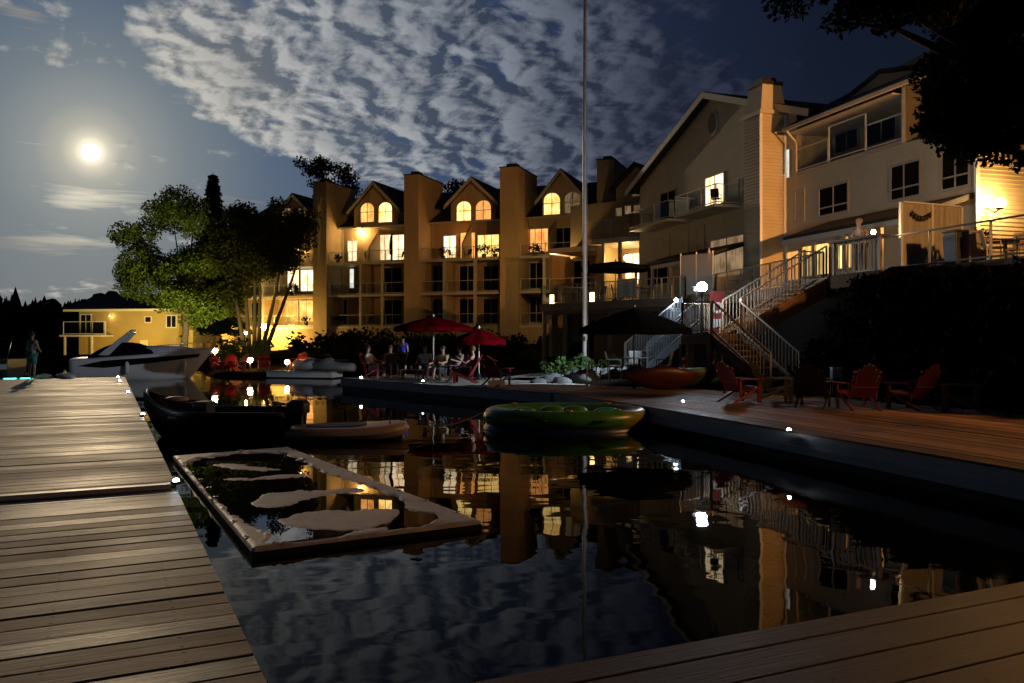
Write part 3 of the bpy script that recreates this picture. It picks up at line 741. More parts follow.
# ------------------------------------------------------------------ inflatable paddle platform
def platform():
    c = Vector((-3.35, 16.9, 0)); ax = Vector((.985, .17, 0)).normalized(); ay = Vector((-ax.y, ax.x, 0))
    root = thing('inflatable_raft', (c.x, c.y, 0), 'tan inflatable raft with a blue-grey centre pad tied behind the black boat', 'inflatable')
    def loop(sx, sy, z, n=40):
        r_ = []
        for i in range(n):
            t = 2*math.pi*i/n; p = 3.2
            x = abs(math.cos(t))**(2/p)*math.copysign(1, math.cos(t))*sx; y = abs(math.sin(t))**(2/p)*math.copysign(1, math.sin(t))*sy
            if x < 0: y *= 1-.25*(-x/sx)**2
            up = .10*max(0, x/1.3)**2
            r_.append(c+ax*x+ay*y+Vector((0, 0, z+up)))
        return r_
    h = [(1.05, .55, -.02), (1.16, .66, .02), (1.22, .72, .10), (1.23, .73, .16), (1.19, .69, .235), (1.10, .60, .26)]
    MB().loft([loop(*q_) for q_ in h]).build('board', mat('tan_vinyl', (.36, .25, .15), .4, .2, 2, .3), root, True)
    MB().loft([loop(1.235, .735, .105), loop(1.25, .75, .12), loop(1.25, .75, .15), loop(1.235, .735, .165)], cap=False).build('side_band', mat('grey_band', (.25, .26, .28), .4, .2, 3), root, True)
    def loop2(sx, sy, z, off):
        return [p+ax*off for p in loop(sx, sy, z)]
    MB().loft([loop2(.62, .42, .262, -.2), loop2(.60, .40, .285, -.2)]).build('deck_pad', mat('blue_grey_pad', (.03, .035, .07), .7, .3, 4, .5), root)
    for s in (-1, 1):
        p = c+ax*(.85)+ay*(.3*s)+Vector((0, 0, .32)); MB().tube([p-ay*.12, p-ay*.08+Vector((0, 0, .04)), p+ay*.08+Vector((0, 0, .04)), p+ay*.12], .013, 6).build('handle', M_blackpl, root, True)
    return c+ax*1.25+Vector((0, 0, .24))
rp = platform()
single((rp.x, rp.y, .2))
e = Vector((-.55, 18.7, .42)); pts = [rp.lerp(e, t)+Vector((0, 0, -.16*math.sin(math.pi*t))) for t in np.linspace(0, 1, 14)]
tag(MB().tube(pts, .012, 6).build('rope', mat('wet_rope', (.16, .12, .09), .8, .3, 20)), 'thin mooring rope stretched from the tan raft to the green inflatable', 'rope')
# ================================================================== right-hand lodge
TF = 15.4                       # facade plane
ZT = 4.05                       # terrace level
def S(px, t=TF): return RF.s_at(px, t)
def Z(px, py, t=TF): return RF.z_at(px, py, t)
def wallbox(mb, s0, s1, t0, t1, z0, z1):
    q = [RF.pt(s0, t0, z0), RF.pt(s1, t0, z0), RF.pt(s1, t1, z0), RF.pt(s0, t1, z0)]
    return mb.hexa(q, [p+Vector((0, 0, z1-z0)) for p in q])
def lap_wall(mb, p0, p1, z0, z1, out, pitch=.15, lap=.045):
    """real lapped boards on the vertical face p0-p1; out = outward direction"""
    p0 = Vector(p0); p1 = Vector(p1); out = Vector(out); n = max(1, int(round((z1-z0)/pitch))); h = (z1-z0)/n; rings = []
    for i in range(n):
        for zz, o in ((z0+i*h, lap), (z0+(i+1)*h-.002, .004)):
            rings.append([p0+out*o+Vector((0, 0, zz-p0.z)), p1+out*o+Vector((0, 0, zz-p1.z))])
    return mb.loft(rings, closed=False, cap=False)
def window(parent, fr, px0, px1, py0, py1, t, pane, frame_m=None, div_v=(), div_h=(), fw=.09, depth=.05, name='window', arch=0, label=None, zs=None, sr=None):
    """frame proud of the wall plane t, pane just inside it; px given in photo pixels and turned into metres on that plane"""
    s0, s1 = sr if sr else sorted((fr.s_at(px0, t), fr.s_at(px1, t)))
    m = (px0+px1)/2
    z0, z1 = zs if zs else (fr.z_at(m, py1, t), fr.z_at(m, py0, t))
    f = MB(); T0 = t-depth; T1 = t-.004
    def b(sa, sb, za, zb, ta=T0, tb=T1):
        q = [fr.pt(sa, ta, za), fr.pt(sb, ta, za), fr.pt(sb, tb, za), fr.pt(sa, tb, za)]
        f.hexa(q, [p+Vector((0, 0, zb-za)) for p in q])
    ms = (s0+s1)/2; rr = (s1-s0)/2
    if arch:
        za = z1-rr*arch
        b(s0-fw, s0, z0, za); b(s1, s1+fw, z0, za); b(s0-fw, s1+fw, z0-fw, z0)
        n = 12; o_ = []; i_ = []
        for k in range(n+1):
            a = math.pi*k/n; c, sn = math.cos(a), math.sin(a)
            i_.append((ms+rr*c, za+rr*arch*sn)); o_.append((ms+(rr+fw)*c, za+(rr*arch+fw)*sn))
        for k in range(n):
            q = [i_[k], o_[k], o_[k+1], i_[k+1]]
            f.hexa([fr.pt(a, T0, z) for a, z in q], [fr.pt(a, T1, z) for a, z in q])
    else:
        b(s0-fw, s0, z0-fw, z1+fw); b(s1, s1+fw, z0-fw, z1+fw); b(s0, s1, z1, z1+fw); b(s0, s1, z0-fw, z0)
    for d in div_v:
        x = s0+(s1-s0)*d; b(x-.03, x+.03, z0, z1 if not arch else z1-.01, T0+.012, T1-.012)
    for d in div_h:
        y = z0+(z1-z0)*d; b(s0, s1, y-.03, y+.03, T0+.015, T1-.015)
    o = f.build(name, frame_m or M_trim, parent)
    if label: o['label'] = label
    g = MB(); tt = t-.014
    if arch:
        poly = [(s0, z0), (s1, z0)]+[(ms+rr*math.cos(math.pi*k/12), z1-rr*arch+rr*arch*math.sin(math.pi*k/12)) for k in range(13)]
        g.add([fr.pt(a, tt, z) for a, z in poly], [tuple(range(len(poly)))])
    else:
        g.add([fr.pt(s0, tt, z0), fr.pt(s1, tt, z0), fr.pt(s1, tt, z1), fr.pt(s0, tt, z1)], [(0, 1, 2, 3)])
    g.build('pane', pane, o)
    return o
def railing(parent, pts, h=1.0, step=.13, post=1.6, m=None, name='railing', th=.022, panes=None, rails=(1.0, .09)):
    """top rail, bottom rail, posts and balusters along pts (3-D points at floor level)"""
    mb = MB(); pts = [Vector(p) for p in pts]
    for a, b in zip(pts, pts[1:]):
        L = (b-a).length; up = Vector((0, 0, 1))
        for r_ in rails: mb.bar(a+up*h*r_, b+up*h*r_, .055 if r_ == 1.0 else .04, .045)
        n = max(1, int(round(L/post)))
        for i in range(n+1):
            p = a.lerp(b, i/n); mb.box(p, .055, .055, h*.995)
        if step:
            k = int(L/step)
            for i in range(1, k):
                p = a.lerp(b, i/k); mb.bar(p+up*h*.09, p+up*h*.985, th, th)
    o = mb.build(name, m or M_white, parent)
    if panes is not None:
        g = MB(); up = Vector((0, 0, 1))
        for a, b in zip(pts, pts[1:]):
            g.add([a+up*.12, b+up*.12, b+up*(h-.05), a+up*(h-.05)], [(0, 1, 2, 3)])
        g.build('glass_panel', panes, o)
    return o
sA, sB, sE = S(977), S(797), S(640)          # end wall, start of the gable wing, far corner
sU = S(904)                                   # upper storey end
sPk = S(712); zPk = Z(712, 97); zEv = Z(640, 187)
ZB = Z(848, 157)-.02                          # top balcony floor
ZG = Z(848, 114)                              # gutter
ln = thing('lodge', RF.pt(sB, TF, ZT), 'large cream lodge with a big gable, top balcony and shingled roof above the terrace', 'building')
w = MB()
wallbox(w, sA, sB, TF, TF+12, ZT, ZB-.12)                      # lower two storeys of the near block
w.build('wall', M_stucco2, ln)
# gable wing as one wall with a pitched top
sR = sPk-(sE-sPk)
prof = [(sB+.01, ZT), (sE, ZT), (sE, zEv), (sPk, zPk), (sB+.01, zPk-(zPk-zEv)*(sPk-sB)/(sE-sPk))]
MB().prism([RF.pt(a, TF, z) for a, z in prof], RF.n*12).build('gable_wall', M_stucco2, ln)
# gable roof, two slabs with an overhang, and a pale barge board
sl = (zPk-zEv)/(sE-sPk)
def slope_slab(mb, s0, z0, s1, z1, t0, t1, th):
    q = [RF.pt(s0, t0, z0), RF.pt(s1, t0, z1), RF.pt(s1, t1, z1), RF.pt(s0, t1, z0)]
    return mb.hexa(q, [p+Vector((0, 0, th)) for p in q])
oh = .9
r = MB(); slope_slab(r, sPk, zPk+.03, sE+oh, zEv-oh*sl+.03, TF-.55, TF+12, .22); slope_slab(r, sR-oh*.2, zEv+oh*.2*sl+.03, sPk-.002, zPk+.03, TF-.55, TF+12, .22)
r.build('roof', M_roof, ln)
bb = MB(); slope_slab(bb, sPk, zPk-.12, sE+oh, zEv-oh*sl-.12, TF-.62, TF-.56, .34); slope_slab(bb, sR-oh*.2, zEv+oh*.2*sl-.12, sPk-.002, zPk-.12, TF-.62, TF-.56, .34)
bb.build('barge_board', M_trim, ln)
# round louvred vent
vc = RF.px(713, 123, TF); vb = MB(); n = 28
for k in range(n):
    a0, a1 = 2*math.pi*k/n, 2*math.pi*(k+1)/n
    q = [(.42, a0), (.54, a0), (.54, a1), (.42, a1)]
    f_ = lambda rr, a, t: vc+RF.a*(rr*math.cos(a))+Vector((0, 0, rr*1.35*math.sin(a)))-RF.n*t
    vb.hexa([f_(rr, a, .06) for rr, a in q], [f_(rr, a, .003) for rr, a in q])
vo = vb.build('vent', M_trim, ln)
lv = MB()
for k in range(-5, 6):
    z = k*.1; hw = .42*math.sqrt(max(0, 1-(z/.58)**2)); lv.bar(vc+RF.a*(-hw)+Vector((0, 0, z))-RF.n*.02, vc+RF.a*hw+Vector((0, 0, z))-RF.n*.02, .03, .055)
lv.build('louvre', mat('grey_louvre', (.14, .13, .11), .6, .2, 4), vo)
# near block: top loggia = floor slab, back wall, end wall, ceiling, roof
TL = TF+1.9
w = MB(); wallbox(w, sU-.0, sB, TF-.12, TF+12, ZB-.118, ZB); w.build('balcony_slab', M_trim, ln)
w = MB(); wallbox(w, sU, sB, TL, TF+12, ZB+.002, ZG+.25); w.build('loggia_wall', M_stucco2, ln)
w = MB(); wallbox(w, sU-.12, sU-.004, TF-.02, TF+9, ZB-.12, ZG+.25); w.build('end_wall', M_stucco2, ln)
lw = MB(); lap_wall(lw, RF.pt(sU-.121, TF-.02, 0), RF.pt(sU-.121, TF+9, 0), ZB-.1, ZG+.25, -RF.a, .16); lw.build('lap_siding', mat('lap_board', (.46, .38, .24), .6, .12, 1.5, .3), ln)
MB().bar(RF.pt(sU-.06, TF-.08, ZB-.1), RF.pt(sU-.06, TF-.08, ZG+.2), .12).build('corner_board', M_white, ln)
rb = MB(); zr = ZG+4.1; tr = TF+7.0
q = [RF.pt(sA-2.2, TF-.7, ZG-.0), RF.pt(sB-.02, TF-.7, ZG), RF.pt(sB-.02, tr, zr), RF.pt(sA+1.5, tr, zr)]
rb.hexa(q, [p+Vector((0, 0, .22)) for p in q]); 
q = [RF.pt(sA+1.5, tr+.01, zr), RF.pt(sB-.02, tr+.01, zr), RF.pt(sB-.02, tr+7, ZG), RF.pt(sA+1.5, tr+7, ZG)]
rb.hexa(q, [p+Vector((0, 0, .22)) for p in q]); rb.build('roof', M_roof, ln)
q = [RF.pt(sU+.02, TF-.55, ZG-.03), RF.pt(sB-.03, TF-.55, ZG-.03), RF.pt(sB-.03, TL, ZG+.0), RF.pt(sU+.02, TL, ZG)]
MB().hexa([p-Vector((0, 0, .05)) for p in q], [p-Vector((0, 0, .005)) for p in q]).build('soffit', M_trim, ln)
MB().bar(RF.pt(sU-3, TF-.78, ZG+.06), RF.pt(sB-.05, TF-.78, ZG+.06), .13, .14).build('gutter', M_trim, ln)
MB().tube([RF.pt(sB-.25, TF-.74, ZG), RF.pt(sB-.22, TF-.2, ZG-.5), RF.pt(sB-.22, TF-.2, ZB)], .05, 8).build('downpipe', M_trim, ln)
# small pediment on the roof
pt_ = TF+.5; pz = RF.px(880, 74, pt_); pl_ = RF.px(846, 101, pt_); pr_ = RF.px(927, 76, pt_)
tri = [Vector(pl_), Vector((pr_.x, pr_.y, pl_.z)), Vector((pz.x, pz.y, pz.z))]
MB().prism(tri, RF.n*2.6).build('pediment', M_stucco2, ln)
rr_ = MB()
for a, b in ((tri[0], tri[2]), (tri[1], tri[2])):
    d = (a-b)*.12; q = [a+d-RF.n*.06, b-RF.n*.06, b+RF.n*2.9, a+d+RF.n*2.9]; rr_.hexa([p+Vector((0, 0, .03)) for p in q], [p+Vector((0, 0, .2)) for p in q])
rr_.build('pediment_roof', M_roof, ln)
# loggia doors and glass screens
window(ln, RF, 836, 858, 118, 150, TL, M_darkglass, M_trim, (.5,)); window(ln, RF, 868, 896, 104, 142, TL, M_darkglass, M_trim, (.5,))
def s_rail(px0, px1, h, st=0, posts=1.9, panes=M_glass, m=M_white):
    return railing(ln, [RF.pt(S(px0, TF-.05), TF-.05, ZB), RF.pt(S(px1, TF-.05), TF-.05, ZB)], h, st, posts, m, 'balcony_railing', panes=panes)
s_rail(903, 866, 1.05); s_rail(865.5, 829, 1.55, posts=9); s_rail(828, 796, 1.05)
# windows of the near block
for (a, b, c, d, pn, dh, dv) in [(820, 848, 186, 213, M_darkglass, (.27,), (.5,)), (892, 920, 164, 197, M_darkglass, (.30,), (.55,)), (943, 969, 150, 187, M_darkglass, (.3,), (.5,)), (783, 804, 193, 222, M_curtain, (.3,), (.4,))]:
    window(ln, RF, a, b, c, d, TF, pn, M_trim, dv, dh)
window(ln, RF, 757, 764, 170, 198, TF, L_white, M_trim)            # hidden mostly by the stack
# lapped end wall by the lamp, corner boards
lw = MB(); lap_wall(lw, RF.pt(sA, TF, 0), RF.pt(sA, TF+12, 0), ZT, ZB-.12, -RF.a, .15); lw.build('lap_siding', MATS['lap_board'], ln)
MB().bar(RF.pt(sA-.03, TF-.03, ZT), RF.pt(sA-.03, TF-.03, ZB-.12), .14).build('corner_board', M_white, ln); MB().bar(RF.pt(sA-.03, TF+3.1, ZT), RF.pt(sA-.03, TF+3.1, ZB-.12), .16).build('corner_board', M_white, ln)
# gable wing windows and two balconies
window(ln, RF, 689, 704, 229, 253, TF, M_curtain, M_trim, (.5,), (.55,), name='window')
window(ln, RF, 657, 669, 238, 260, TF, M_curtain, M_trim, (.5,), (.5,))
window(ln, RF, 706, 724, 176, 205, TF, L_white, M_trim, (.5,), name='glass_door', label='brightly lit balcony door with pale curtains')
window(ln, RF, 739, 746, 178, 200, TF, M_curtain, M_trim, (.5,), (.5,))
window(ln, RF, 661, 676, 192, 222, TF, M_darkglass, M_trim, (.5,), name='glass_door')
window(ln, RF, 784.5, 790, 150, 178, TF, L_pale, M_trim, label='narrow brightly lit window beside the chimney stack')
for (px0, px1, py) in ((640, 679, 224), (686, 728, 210)):
    t0 = TF-1.5; za = Z((px0+px1)/2, py, TF-.75); s0, s1 = S(px0, TF-.75), S(px1, TF-.75)
    sl_ = MB(); wallbox(sl_, s1, s0, t0, TF-.003, za-.16, za); o_ = sl_.build('balcony_slab', M_trim, ln)
    railing(ln, [RF.pt(s0, TF, za), RF.pt(s0, t0+.05, za), RF.pt(s1, t0+.05, za), RF.pt(s1, TF, za)], 1.0, 0, 1.5, M_trim, 'balcony_railing', panes=M_glass)
# ground floor recess under the pent roof: lit rooms
for (a, b, c, d, pn, dv) in [(838, 852, 241, 268, L_yellow, ()), (803, 830, 245, 275, L_yellow, (.5,)), (784, 799, 252, 280, L_orange, ()), (711, 744, 238, 276, L_dim, (.5,)), (905, 922, 226, 262, M_darkglass, (.5,)), (648, 668, 262, 284, M_darkglass, (.5,))]:
    window(ln, RF, a, b, c, d, TF, pn, M_trim, dv, name='glass_door')
# pent roof over the ground floor, near block and gable wing
T1 = TF-2.3
def pent(sa, sb, z_in, z_out):
    q = [RF.pt(sa, T1, z_out), RF.pt(sb, T1, z_out), RF.pt(sb, TF-.004, z_in), RF.pt(sa, TF-.004, z_in)]
    MB().hexa(q, [p+Vector((0, 0, .2)) for p in q]).build('pent_roof', M_roof, ln)
zp = Z(870, 226, T1)
pent(sA+.1, S(783, T1), zp+.75, zp)
zp2 = Z(680, 262, T1)
pent(S(712, T1), S(632, T1), zp2+.7, zp2)
for q_ in ((RF.pt(sA+.1, T1-.03, zp-.04), RF.pt(S(783, T1), T1-.03, zp-.04)), (RF.pt(S(712, T1), T1-.03, zp2-.04), RF.pt(S(632, T1), T1-.03, zp2-.04))): MB().bar(q_[0], q_[1], .06, .2).build('fascia_board', M_trim, ln)
for s_ in np.linspace(sA+.25, S(783, T1), 5): MB().box(RF.pt(s_, T1+.12, ZT), .14, .14, zp-ZT, x=RF.a).build('veranda_post', M_trim, ln)
for s_ in np.linspace(S(710, T1), S(634, T1), 5): MB().box(RF.pt(s_, T1+.12, ZT), .14, .14, zp2-ZT, x=RF.a).build('veranda_post', M_trim, ln)
# chimney stack in lapped boards
ch_s0, ch_s1 = S(770, 14.6)-.10, S(770, 14.6)+1.25; ct0, ct1 = TF-1.35, TF-.01
zc = Z(770, 113, 14.4); zc2 = Z(770, 82, 14.4)
cm = MB(); wallbox(cm, ch_s0, ch_s1, ct0, ct1, ZT-.3, zc); co = cm.build('chimney', M_stucco2, ln)
lw = MB(); lap_wall(lw, RF.pt(ch_s0, ct0, 0), RF.pt(ch_s0, ct1, 0), ZT-.3, zc, -RF.a, .16); lap_wall(lw, RF.pt(ch_s0, ct0, 0), RF.pt(ch_s1, ct0, 0), ZT-.3, zc, -RF.n, .16)
lw.build('lap_siding', MATS['lap_board'], co)
for s_, t_ in ((ch_s0-.02, ct0-.02), (ch_s0-.02, ct1-.06)): MB().bar(RF.pt(s_, t_, ZT-.3), RF.pt(s_, t_, zc), .11).build('corner_board', M_white, co)
cp = MB(); wallbox(cp, ch_s0-.14, ch_s1+.14, ct0-.14, ct1+.14, zc+.002, zc+.18); cp.build('cap_moulding', M_trim, co)
cp = MB(); q0 = [RF.pt(a, b, zc+.182) for a, b in ((ch_s0-.02, ct0-.02), (ch_s1+.02, ct0-.02), (ch_s1+.02, ct1+.02), (ch_s0-.02, ct1+.02))]
q1 = [RF.pt(a, b, zc2) for a, b in ((ch_s0+.12, ct0+.16), (ch_s1-.12, ct0+.16), (ch_s1-.12, ct1-.16), (ch_s0+.12, ct1-.16))]
cp.hexa(q0, q1); cp.build('chimney_top', M_stucco2, co)
cp = MB(); wallbox(cp, ch_s0+.06, ch_s1-.06, ct0+.10, ct1-.10, zc2+.002, zc2+.16); wallbox(cp, ch_s0+.3, ch_s1-.3, ct0+.3, ct1-.3, zc2+.162, zc2+.4); cp.build('chimney_cap', M_dark, co)
# ================================================================== connecting wing with the lamp-lit loggia
LF = Frame(P(548, 0, 60.5), (P(600, 0, 58.0)-P(548, 0, 60.5)).to_2d()); LF.n = Vector((-LF.a.y, LF.a.x, 0))
cw = thing('lodge_annex', P(600, 300, 58), 'set-back annex with a lamp-lit loggia between the two main buildings', 'building')
def lbox(mb, s0, s1, t0, t1, z0, z1):
    q = [LF.pt(s0, t0, z0), LF.pt(s1, t0, z0), LF.pt(s1, t1, z0), LF.pt(s0, t1, z0)]
    return mb.hexa(q, [p+Vector((0, 0, z1-z0)) for p in q])
sx = lambda px, t=0: LF.s_at(px, t)
zl = lambda px, py, t=0: LF.z_at(px, py, t)
z0_, zc1, zf2, zr2 = .6, zl(600, 246), zl(600, 241), zl(625, 192)
a0, a1, a2, a3 = sx(549), sx(597), sx(601), sx(650)
w = MB(); lbox(w, a0, a3+2, 3.0, 9, z0_, zr2); w.build('wall', M_stucco, cw)
w = MB(); lbox(w, a0, a0+.25, 0, 3, z0_, zl(549, 256)); w.build('fin_wall', M_stucco, cw)
w = MB(); lbox(w, a1-.1, a2+.05, 0, 3, z0_, zc1); w.build('fin_wall', M_stucco, cw)
w = MB(); lbox(w, a0, a1-.1, -.1, 3, zl(575, 252), zl(575, 247)); w.build('balcony_slab', M_trim, cw)
w = MB(); lbox(w, a2-.5, a3+1.5, -1.2, 3, zc1, zf2); w.build('balcony_slab', M_trim, cw)
w = MB(); lbox(w, a0, a3+1, -.3, 3, zl(600, 306)-.2, zl(600, 306)); w.build('balcony_slab', M_trim, cw)
for px in (603.5, 620, 641): MB().box(LF.pt(sx(px, -1), -1.0, zl(600, 306)), .2, .2, zc1-zl(600, 306), x=LF.a).build('post', M_trim, cw)
railing(cw, [LF.pt(a2-.5, -1.15, zf2), LF.pt(a3+1.4, -1.15, zf2)], 1.25, .16, 2.2, M_trim, 'balcony_railing')
railing(cw, [LF.pt(a0+.1, -.05, zl(575, 292)), LF.pt(a1-.1, -.05, zl(575, 292))], 1.0, 0, 1.6, M_white, 'balcony_railing', panes=M_glass)
window(cw, LF, 566, 590, 261, 292, 3.0, M_darkglass, M_trim, (.33, .66), name='glass_door'); window(cw, LF, 606, 617, 256, 285, 3.0, L_orange, M_trim, (.5,), name='glass_door'); window(cw, LF, 626, 640, 254, 284, 3.0, L_white, M_trim, (.5,), name='glass_door')
for a, b, c, d in ((616, 622, 208, 216), (625, 631, 206, 214), (634, 644, 205, 213)): window(cw, LF, a, b, c, d, 3.0, L_dim, M_trim)
# upper set-back gable
gz_ = zl(637, 166, 3); ge = zl(637, 186, 3); gs0, gs1, gs = sx(616, 3), sx(662, 3), sx(637, 3)
MB().prism([LF.pt(gs0, 3.0, zr2), LF.pt(gs1, 3.0, zr2), LF.pt(gs1, 3.0, ge), LF.pt(gs, 3.0, gz_), LF.pt(gs0, 3.0, ge)], LF.n*6).build('gable_wall', M_stucco, cw)
r = MB()
for sa, za, sb, zb in ((gs0-.4, ge-.35, gs, gz_), (gs1+.4, ge-.35, gs, gz_)):
    q = [LF.pt(sa, 2.5, za), LF.pt(sb, 2.5, zb), LF.pt(sb, 9.3, zb), LF.pt(sa, 9.3, za)]; r.hexa([p+Vector((0, 0, .03)) for p in q], [p+Vector((0, 0, .25)) for p in q])
r.build('roof', M_roof, cw)
window(cw, LF, 633, 640, 183, 196, 3.0, L_dim, M_trim, arch=.5)
# ================================================================== raised terrace on posts
pA = Vector((.207*39.6, 39.6, 0)); pB = Vector((.0337*47.3, 47.3, 0))
sT = RF.s_at(828, 9.45)
t_in = [RF.pt(-3, 9.45), RF.pt(sT, 9.45), RF.pt(sT+1.45, 9.45), RF.pt(sT+1.45, 10.4), RF.pt(26.5, 12.0), RF.pt(29.2, 11.7), pA, pB, pB+Vector((8.0, 3.2, 0)), RF.pt(sE, TF-.01), RF.pt(sA, TF-.01), RF.pt(sA-.01, 23), RF.pt(-3, 23)]
tr_ = thing('terrace', (RF.pt(sT, 9.45).x, RF.pt(sT, 9.45).y, ZT), 'raised boarded terrace with white railings running along the front of the lodge', 'terrace')
def up(p, z): return Vector((p.x, p.y, z))
MB().prism([up(p, ZT-.12) for p in t_in], (0, 0, .118)).build('deck', mat('terrace_board', (.20, .15, .10), .6, .25, 2.0, .4), tr_)
fm = MB()
ctr = Vector((12, 33, 0))
for a, b in zip(t_in[0:8], t_in[1:9]):
    fm.bar(up(a, ZT-.24), up(b, ZT-.24), .07, .36)
fm.build('fascia', mat('weathered_fascia', (.16, .12, .08), .65, .3, 1.5, .5), tr_)
posts = []
for k in range(7): posts.append(pA.lerp(pB, k/6)+Vector((.25, .1, 0)))
for k in (0, 1): posts.append(RF.pt(27+2*k, 12.2))
for p in posts: MB().box(up(p, .2), .2, .2, ZT-.62, x=RF.a).build('post', M_wooddark, tr_)
MB().bar(up(pA+Vector((.25, .1, 0)), ZT-.52), up(pB+Vector((.25, .1, 0)), ZT-.52), .14, .2).build('beam', M_wooddark, tr_)
# dark undercroft wall behind the posts
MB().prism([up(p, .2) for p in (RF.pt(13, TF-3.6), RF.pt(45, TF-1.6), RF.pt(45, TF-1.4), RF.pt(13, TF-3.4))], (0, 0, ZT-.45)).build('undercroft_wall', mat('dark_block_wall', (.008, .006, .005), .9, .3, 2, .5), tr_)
M_rail = mat('railing_paint', (.26, .21, .15), .5, .12, 4)
railing(tr_, [up(RF.pt(-2.9, 9.5), ZT), up(RF.pt(13.2, 9.5), ZT)], 1.0, 0, 1.9, mat('dark_railing', (.10, .075, .05), .5, .2, 4), 'railing', rails=(1.0, .08))
railing(tr_, [up(RF.pt(13.3, 9.5), ZT), up(RF.pt(sT-.02, 9.5), ZT)], 1.0, .12, 1.4, M_rail, 'railing')
railing(tr_, [up(RF.pt(sT+1.5, 9.5), ZT), up(RF.pt(sT+1.5, 10.45), ZT), up(RF.pt(26.5, 12.05), ZT), up(RF.pt(29.2, 11.75), ZT), up(pA+Vector((.08, .05, 0)), ZT)], 1.0, .12, 1.5, M_rail, 'railing')
railing(tr_, [up(pA+Vector((.08, .05, 0)), ZT), up(pB+Vector((.08, -.02, 0)), ZT), up(pB+Vector((7.0, 2.8, 0)), ZT)], 1.0, .34, 1.35, M_rail, 'railing', panes=M_glass)
# ================================================================== staircases
ZL = 2.2
dl = Vector((-.5, .866, 0)); ul = Vector((.866, .5, 0))
L0 = Vector((7.35, 23.7, 0)); L1 = L0+dl*2.35; Rw = 1.30
st = thing('staircase', (L0.x, L0.y, .5), 'wooden dog-leg staircase with pale balusters climbing from the boardwalk to the terrace', 'staircase')
M_sr = mat('stair_railing_paint', (.28, .22, .16), .5, .12, 4)
M_tread = mat('stair_tread_board', (.13, .075, .04), .55, .3, 2.5, .5)
def flight(root, a, d, side, width, z0, z1, run, nst, string_m, tread_m):
    for s in (0.04, width-.04):
        p = a+side*s; q = p+d*run
        MB().hexa([up(p-d*.1, z0-.12), up(q, z1-.42), up(q+side*.045, z1-.42), up(p-d*.1+side*.045, z0-.12)], [up(p-d*.1, z0+.18), up(q, z1-.05), up(q+side*.045, z1-.05), up(p-d*.1+side*.045, z0+.18)]).build('stringer', string_m, root)
    for i in range(nst):
        z = z0+(z1-z0)*(i+1)/(nst+1); p = a+d*(run*(i+.5)/nst)
        c = p+side*width/2
        MB().box(up(c, z-.04), run/nst+.03, width-.2, .04, x=d).build('tread', tread_m, root)
    for s in (.05, width-.05):
        p = a+side*s; q = p+d*run
        mb = MB(); up_ = Vector((0, 0, 1)); h = 1.0
        P0 = up(p, z0+.12); P1 = up(q, z1+.02)
        for r_ in (1.0, .09): mb.bar(P0+up_*h*r_, P1+up_*h*r_, .055, .045)
        k = int((q-p).length/.125)
        for i in range(k+1):
            b = P0.lerp(P1, i/k); wd = .055 if i in (0, k) else .022
            mb.bar(b+up_*(.0 if i in (0, k) else .09), b+up_*h*.99, wd, wd)
        mb.build('railing', M_sr, root)
flight(st, L0, dl, ul, Rw, .5, ZL, 2.35, 9, M_wooddark, M_tread)
R1 = L1+ul*Rw
# landing
lc = [L1, R1, R1+dl*1.45, L1+dl*1.35]
MB().prism([up(p, ZL-.06) for p in lc], (0, 0, .06)).build('landing', M_tread, st)
fr = MB()
for a, b in zip(lc, lc[1:]+lc[:1]): fr.bar(up(a, ZL-.2), up(b, ZL-.2), .05, .27)
fr.build('landing_frame', M_wooddark, st)
for p in lc: MB().box(up(ctr_ if False else p*.985+sum(lc, Vector())/4*.015, .3), .14, .14, ZL-.64, x=dl).build('post', M_wooddark, st)
railing(st, [up(L1+dl*.02, ZL), up(L1+dl*1.33, ZL), up(lc[2]-dl*.02-ul*.02, ZL)], 1.0, .11, 1.3, M_sr, 'landing_railing')
# upper flight to the terrace edge
ed = RF.pt(sT, 9.42); ua = R1+dl*.03+ul*.02; du = Vector((ed.x-ua.x, ed.y-ua.y, 0)); run = du.length; du.normalize(); us = Vector((-du.y, du.x, 0))
flight(st, ua, du, us, 1.35, ZL, ZT, run, 10, M_orangewood, M_tread)
MB().box(up(R1, .5), .1, .1, ZL+1.12-.5, x=dl).build('newel_post', M_sr, st)
# closing panel below the upper flight, cedar boards
pnl = [up(ua-us*.02, ZL-.35), up(ed-us*.02-du*.05, ZT-.65), up(ed-us*.02-du*.05, ZT-.1), up(ua-us*.02, ZL+.05)]
MB().prism(pnl, -us*.03).build('skirt_board', M_orangewood, st)
# lamp on a post at the landing
lp_ = P(702, 287, 26.75); lb = Vector((lp_.x, lp_.y, ZL))
fl = thing('post_lamp', lb, 'brilliant white floodlight on a short post at the stair landing', 'lamp')
MB().tube([lb, lb+Vector((0, 0, lp_.z-ZL-.16))], .035, 8).build('post', M_dark, fl, True)
MB().lathe([(.06, -.19), (.12, -.15), (.13, -.13)], lp_, 14).build('lamp_base', M_dark, fl, True)
MB().ball(lp_, .165, 14, 10).build('globe', glow('floodlight_glow', (.74, .88, 1.0), 230), fl, True)
aim_ = (Vector((-2.0, 30.2, .6))-lp_).normalized()
MB().tube([lp_+aim_*.14, lp_+aim_*.20, lp_+aim_*.27], [.05, .10, .13], 14, False).build('reflector', M_dark, fl, True)
spl_ = bpy.data.lights.new('flood_beam', 'SPOT'); spl_.energy = 2200; spl_.spot_size = R_(84); spl_.spot_blend = .6; spl_.shadow_soft_size = .06; spl_.color = (.78, .90, 1.0)
spo_ = bpy.data.objects.new('flood_beam', spl_); COL.objects.link(spo_); spo_.location = lp_+aim_*.26; spo_.rotation_euler = aim_.to_track_quat('-Z', 'Y').to_euler()
